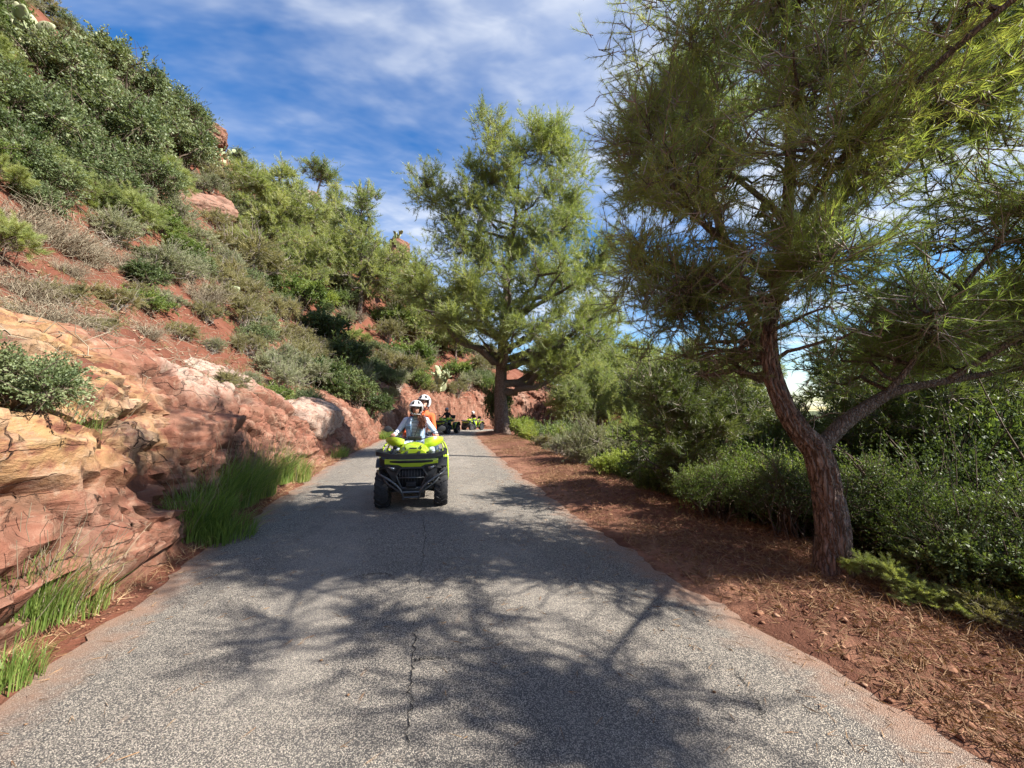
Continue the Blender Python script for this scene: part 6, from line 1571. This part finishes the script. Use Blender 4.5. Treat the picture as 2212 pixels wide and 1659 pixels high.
def hand_prims(w, grip_dir, sx, mi, el):
    """five fingers curled round the grip; w is the wrist, grip_dir runs along the bar"""
    w = np.asarray(w, float); g = unit(np.asarray(grip_dir, float)); fwd = unit(np.array([0, -1.0, 0.1])); up = np.array([0, 0, 1.0])
    pr = [('c', w, w + fwd * 0.045 + up * 0.012, 0.024, 0.030, mi)]
    palm = w + fwd * 0.06 + up * 0.014
    pr.append(('c', palm - g * 0.028, palm + g * 0.028, 0.019, 0.019, mi))
    for k, L in enumerate((0.92, 1.05, 1.0, 0.82)):
        k0 = palm + g * (-0.033 + 0.022 * k) + fwd * 0.012
        k1 = k0 + (fwd * 0.034 - up * 0.004) * L; k2 = k1 + (fwd * 0.006 - up * 0.030) * L; k3 = k2 - (fwd * 0.022 + up * 0.012) * L
        pr += [('c', k0, k1, 0.0098, 0.0092, mi), ('c', k1, k2, 0.0092, 0.0086, mi), ('c', k2, k3, 0.0086, 0.0075, mi)]
    t0 = w + fwd * 0.035 - g * 0.026 * 1; t1 = t0 + fwd * 0.028 - g * 0.016 - up * 0.018; t2 = t1 + fwd * 0.022 - up * 0.022
    pr += [('c', t0, t1, 0.013, 0.011, mi), ('c', t1, t2, 0.011, 0.009, mi)]
    return pr
def helmet(root, c, yaw, shell_mat, visor, roll=0.0):
    h = link('helmet', None, root, loc=tuple(c), rot=(0.04, roll, yaw))
    def grid(r, a0, a1, e0, e1, na, ne, off=0.0):
        A, E = np.meshgrid(np.linspace(a0, a1, na), np.linspace(e0, e1, ne), indexing='ij')
        P = np.stack([np.sin(A) * np.cos(E) * (r[0] + off), -np.cos(A) * np.cos(E) * (r[1] + off), np.sin(E) * (r[2] + off)], -1)
        return P, A, E
    R = (0.132, 0.155, 0.145)
    def shellpart(sel, th, nm, mat, par, off=0.0, na=72, ne=44):
        P, A, E = grid(R, -math.pi, math.pi, -1.02, 1.55, na, ne, off)
        F = grid_faces(na, ne); ca = (A[:-1, :-1] + A[1:, 1:]).ravel() / 2; ce = (E[:-1, :-1] + E[1:, 1:]).ravel() / 2
        F = F[sel(ca, ce)][:, ::-1]
        V = P.reshape(-1, 3); used_ = np.unique(F); mp = np.full(len(V), -1); mp[used_] = np.arange(len(used_)); V = V[used_]; F = mp[F]
        key = np.round(V * 5000).astype(int); _, ix, inv = np.unique(key, axis=0, return_index=True, return_inverse=True); V = V[ix]; F = inv.ravel()[F]
        V2 = V - unit(V) * th; n = len(V)
        e = {}
        for f in F:
            for i in range(4):
                a, b = int(f[i]), int(f[(i + 1) % 4])
                if a == b: continue
                if (b, a) in e: del e[(b, a)]
                else: e[(a, b)] = 1
        side = np.array([(b, a, a + n, b + n) for a, b in e]) if e else np.zeros((0, 4), int)
        me = mesh_np(nm, np.concatenate([V, V2]), np.concatenate([F, F[:, ::-1] + n, side]), mat, True)
        return link(nm, me, par)
    op = lambda a, e: (np.abs(a) < 1.02 - 0.25 * np.clip(-e - 0.4, 0, 1)) & (e < 0.26) & (e > -1.2)
    sh = shellpart(lambda a, e: ~op(a, e) & (e > -0.95 + 0.25 * (np.abs(a) < 1.4)), 0.022, 'shell', shell_mat, h)
    shellpart(lambda a, e: ~op(a, e) & (e > -0.98), 0.012, 'liner', M_LINER, h, -0.024, 48, 30)
    shellpart(lambda a, e: (np.abs(a) < 1.16) & (e > 0.24) & (e < 0.33), 0.012, 'brow_band', shell_mat if visor else M_LINER, h, 0.010)
    for sgn in (-1, 1): shellpart(lambda a, e: (np.abs(a - sgn * 0.55) < 0.20 + 0.1 * (e - 0.6)) & (e > 0.55) & (e < 1.0), 0.008, 'vent', M_LINER, h, 0.004)
    if visor:
        v = shellpart(lambda a, e: (np.abs(a) < 1.10 - 0.12 * np.clip(-e, 0, 1)) & (e < 0.24) & (e > -0.80), 0.003, 'visor', M_VISOR, h, 0.012)
        shellpart(lambda a, e: (np.abs(a) < 1.05) & (e < -0.78) & (e > -0.86), 0.010, 'visor_rim', shell_mat, h, 0.014, 72, 90)
    for sgn in (-1, 1): MB().add(*tube(smooth_path([(sgn * 0.10, -0.05, -0.10), (sgn * 0.07, -0.06, -0.15), (0.0, -0.07, -0.165)], 8), 0.009, 6)).build('chin_strap', M_LINER, h)
    return h
def rider(label, J, mats, hel, voxel=0.0075, face=True, visor=True, smile=False):
    """J: joints in quad coordinates; mats: shirt, sleeve, trousers, shoe, skin"""
    pel, sp, nk, hd = (np.array(J[k], float) for k in ('pelvis', 'chest', 'neck', 'head'))
    pr = [('e', pel, (0.165, 0.125, 0.12), 2), ('c', pel + (0, 0, 0.04), (pel + sp) / 2, 0.118, 0.108, 0), ('c', (pel + sp) / 2, sp, 0.112, 0.120, 0)]
    lat = np.array(J.get('lat', (1, 0, 0)), float)
    for sgn in (-1, 1): pr.append(('c', sp + lat * sgn * 0.06, sp + lat * sgn * 0.075 - (sp - pel) * 0.35, 0.105, 0.095, 0))
    pr += [('c', sp + (0, 0, 0.05), nk, 0.075, 0.055, 0), ('c', nk, hd - (0, 0, 0.05), 0.050, 0.052, 4), ('e', hd + (0, 0.012, 0.02), (0.074, 0.092, 0.100), 4), ('e', hd + (0, -0.022, -0.045), (0.056, 0.062, 0.068), 4),
           ('e', hd + (0, -0.086, -0.022), (0.0125, 0.017, 0.021), 4), ('c', hd + (0, -0.078, 0.012), hd + (0, -0.088, -0.02), 0.009, 0.011, 4), ('e', hd + (0, -0.066, -0.088), (0.024, 0.020, 0.018), 4)]
    for sgn in (-1, 1):
        pr += [('e', hd + (sgn * 0.036, -0.060, -0.030), (0.020, 0.020, 0.018), 4), ('e', hd + (sgn * 0.076, 0.015, -0.008), (0.012, 0.022, 0.034), 4)]
    for sd, sgn in (('l', -1), ('r', 1)):
        s0, e0, w0 = (np.array(J[sd + k], float) for k in ('sh', 'el', 'wr'))
        pr += [('c', sp + (0, 0, 0.055) + (s0 - sp) * 0.35, s0, 0.072, 0.066, 1), ('c', s0, e0, 0.060, 0.047, 1), ('c', e0, w0, 0.047, 0.034, 1)]
        pr += hand_prims(w0, J[sd + 'grip'], sgn, 4, e0)
        h0, k0, a0, t0 = (np.array(J[sd + k], float) for k in ('hip', 'kn', 'an', 'toe'))
        pr += [('c', h0, k0, 0.094, 0.066, 2), ('c', k0, (k0 + a0) / 2, 0.064, 0.062, 2), ('c', (k0 + a0) / 2, a0, 0.062, 0.045, 2), ('c', a0 + (0, 0.03, -0.035), t0, 0.044, 0.036, 3)]
    root = link('person', None, label=label, cat='person')
    link('body', body_mesh(pr, mats, voxel), root)
    if face:
        for sgn in (-1, 1): MB().add(*ellipsoid(hd + (sgn * 0.031, -0.077, 0.012), (0.013, 0.008, 0.007), 10, 7)).build('eye', M_EYE, root)
        for sgn in (-1, 1): MB().add(*tube([hd + (sgn * 0.014, -0.089, 0.034), hd + (sgn * 0.034, -0.084, 0.038), hd + (sgn * 0.050, -0.074, 0.032)], 0.0045, 5)).build('eyebrow', M_HAIR, root)
        MB().add(*tube(smooth_path([hd + (-0.024, -0.080, -0.052 + 0.006 * smile), hd + (0, -0.088, -0.058), hd + (0.024, -0.080, -0.052 + 0.006 * smile)], 9), [0.003, 0.005, 0.007, 0.008, 0.008, 0.008, 0.007, 0.005, 0.003], 6)).build('lips', M_TEETH if smile else M_LIP, root)
    helmet(root, hd + np.array([0, 0.01, 0.012]), J.get('yaw', 0.0), hel, visor, J.get('roll', 0.0))
    return root
def seat_on(o, quad):
    o.location = quad.location; o.rotation_euler = quad.rotation_euler; o.scale = quad.scale
q1 = make_quad('front lime and black quad bike carrying two riders')
q1.scale = (0.965, 0.965, 0.965); q1.rotation_euler = (0, 0, math.radians(11)); q1.location = (-1.71, 6.86, road_top(-1.71, 6.86) - 0.012)
J1 = dict(pelvis=(0, 0.16, 0.98), chest=(0.0, 0.09, 1.29), neck=(0, 0.06, 1.47), head=(0.0, 0.02, 1.605), lsh=(-0.175, 0.09, 1.385), rsh=(0.175, 0.09, 1.385), lel=(-0.31, 0.10, 1.20), rel=(0.33, 0.10, 1.19),
          lwr=(-0.385, -0.02, 1.115), rwr=(0.385, -0.02, 1.115), lgrip=(-0.95, 0.3, 0), rgrip=(0.95, 0.3, 0), lhip=(-0.09, 0.13, 0.95), rhip=(0.09, 0.13, 0.95), lkn=(-0.285, -0.24, 0.90), rkn=(0.285, -0.24, 0.90),
          lan=(-0.36, -0.02, 0.45), ran=(0.36, -0.02, 0.45), ltoe=(-0.37, -0.17, 0.385), rtoe=(0.37, -0.17, 0.385), yaw=0.06)
r1 = rider('rider in white visor helmet, denim vest and striped shirt holding the front handlebar', J1, [M_STRIPE, M_SLEEVE, M_JEANS, M_SHOE, M_SKIN], M_SHELLW, 0.0095)
seat_on(r1, q1)
# open denim vest with collar, crossing strap and long curly hair over one shoulder
rings = []
for z, rx, ry, cy0, gap in ((0.985, 0.165, 0.142, 0.145, 0.62), (1.08, 0.152, 0.136, 0.135, 0.50), (1.20, 0.172, 0.146, 0.115, 0.42), (1.31, 0.192, 0.148, 0.095, 0.42), (1.39, 0.172, 0.125, 0.085, 0.46), (1.435, 0.115, 0.098, 0.075, 0.52), (1.465, 0.085, 0.085, 0.07, 0.62)):
    a = np.linspace(-math.pi / 2 + gap, 1.5 * math.pi - gap, 40); rings.append([(rx * math.cos(t), cy0 + ry * math.sin(t), z) for t in a])
V, F = loft(rings, close=False)
mv = mesh_np('vest', V, F, M_VEST, True)
vest = link('vest', mv, r1); sm = vest.modifiers.new('thickness', 'SOLIDIFY'); sm.thickness = 0.012; sm.offset = 1.0
for sgn in (-1, 1):
    MB().add(*loft([[(sgn * 0.055, -0.015, 1.44), (sgn * 0.095, 0.02, 1.455), (sgn * 0.10, 0.02, 1.465), (sgn * 0.06, -0.02, 1.452)], [(sgn * 0.075, -0.052, 1.375), (sgn * 0.125, -0.030, 1.405), (sgn * 0.128, -0.036, 1.412), (sgn * 0.078, -0.062, 1.380)]])).build('collar', M_VEST, r1, False)
    MB().add(*box((sgn * 0.115, -0.045, 1.285), (0.085, 0.014, 0.020), ('Z', sgn * 0.45))).build('pocket_flap', M_VEST, r1, False, 0.003)
MB().add(*tube(smooth_path([(0.10, 0.0, 1.43), (0.055, -0.058, 1.30), (0.01, -0.062, 1.16), (-0.03, -0.035, 1.05)], 16), 0.006, 6)).build('bag_strap', M_LINER, r1)
rh = np.random.default_rng(4); hs_ = []
for i in range(170):
    f = np.linspace(0, 1, 12); b = np.array([0.055 + rh.normal(0, 0.02), 0.02 + rh.normal(0, 0.025), 1.50]); m = np.array([0.125 + rh.normal(0, 0.03), -0.04 + rh.normal(0, 0.025), 1.40 + rh.normal(0, 0.02)]); e = np.array([0.135 + rh.normal(0, 0.04), -0.075 + rh.normal(0, 0.02), 1.27 + rh.normal(0, 0.035)])
    P = smooth_path([b, m, e], 12); ph = rh.uniform(0, 6.28, 3); w_ = 0.011 * np.sin(math.pi * f)[:, None]
    P = P + w_ * np.stack([np.sin(f * 19 + ph[0]), np.sin(f * 21 + ph[1]), np.cos(f * 17 + ph[2])], -1); hs_.append((P, np.linspace(0.0042, 0.0024, 12)))
V, F = twig_mesh(hs_, 4).data(); link('hair', mesh_np('hair', V, F, M_HAIR, True), r1, kind='stuff')
J2 = dict(pelvis=(0.06, 0.56, 1.06), chest=(0.10, 0.50, 1.38), neck=(0.125, 0.46, 1.58), head=(0.135, 0.42, 1.725), lsh=(-0.085, 0.52, 1.475), rsh=(0.285, 0.50, 1.46), lel=(-0.16, 0.42, 1.24), rel=(0.33, 0.40, 1.22), lwr=(-0.24, 0.34, 1.06), rwr=(0.33, 0.33, 1.05),
          lgrip=(-0.2, 0.9, 0), rgrip=(-0.2, 0.9, 0), lhip=(-0.05, 0.52, 1.03), rhip=(0.16, 0.52, 1.03), lkn=(-0.34, 0.12, 0.90), rkn=(0.36, 0.12, 0.90), lan=(-0.44, 0.22, 0.46), ran=(0.45, 0.22, 0.46), ltoe=(-0.45, 0.06, 0.39), rtoe=(0.46, 0.06, 0.39), yaw=-0.12)
r2 = rider('smiling passenger in orange hoodie and white helmet behind the front rider', J2, [M_ORANGE, M_ORANGE, M_DKJEANS, M_SHOE, M_SKIN], M_SHELLW, 0.0105, visor=False, smile=True)
seat_on(r2, q1)
V, F = loft([[(0.12 + rx * math.cos(t), 0.49 + ry * math.sin(t), z + 0.02 * math.sin(t)) for t in np.linspace(0, 2 * math.pi, 20, endpoint=False)] for z, rx, ry in ((1.47, 0.135, 0.12), (1.515, 0.125, 0.115), (1.55, 0.10, 0.10), (1.575, 0.085, 0.085))])
link('hood', mesh_np('hood', V, F, M_ORANGE, True), r2)
for sgn in (-1, 1): MB().add(*tube([(0.115 + sgn * 0.03, 0.37, 1.50), (0.11 + sgn * 0.035, 0.355, 1.40)], 0.005, 5)).build('drawstring', M_SHOE, r2)
q2 = dup(q1, 'second quad bike, dark and shaded, with a rider in black', None, (-4.35, 25.6, road_top(-4.35, 25.6) - 0.012), (0, 0, math.radians(-20)))
J3 = dict(J1); J3.update(head=(0.0, 0.03, 1.63), neck=(0, 0.07, 1.49), chest=(0, 0.11, 1.30), yaw=0.25)
r3 = rider('rider dressed in black with dark helmet on the second quad', J3, [M_JACKB, M_JACKB, M_DKJEANS, M_LINER, M_SKIN], M_SHELLG, 0.014)
seat_on(r3, q2)
q3 = dup(q1, 'farthest sunlit quad bike turning out of the bend', None, (-3.50, 34.4, road_top(-3.50, 34.4) - 0.012), (0, 0, math.radians(-36)))
J4 = dict(J1); J4.update(head=(0.02, -0.01, 1.60), neck=(0.01, 0.03, 1.46), yaw=0.1)
r4 = rider('rider in dark jacket and white helmet on the farthest quad', J4, [M_JACKR, M_JACKR, M_DKJEANS, M_LINER, M_SKIN], M_SHELLW, 0.015)
seat_on(r4, q3)
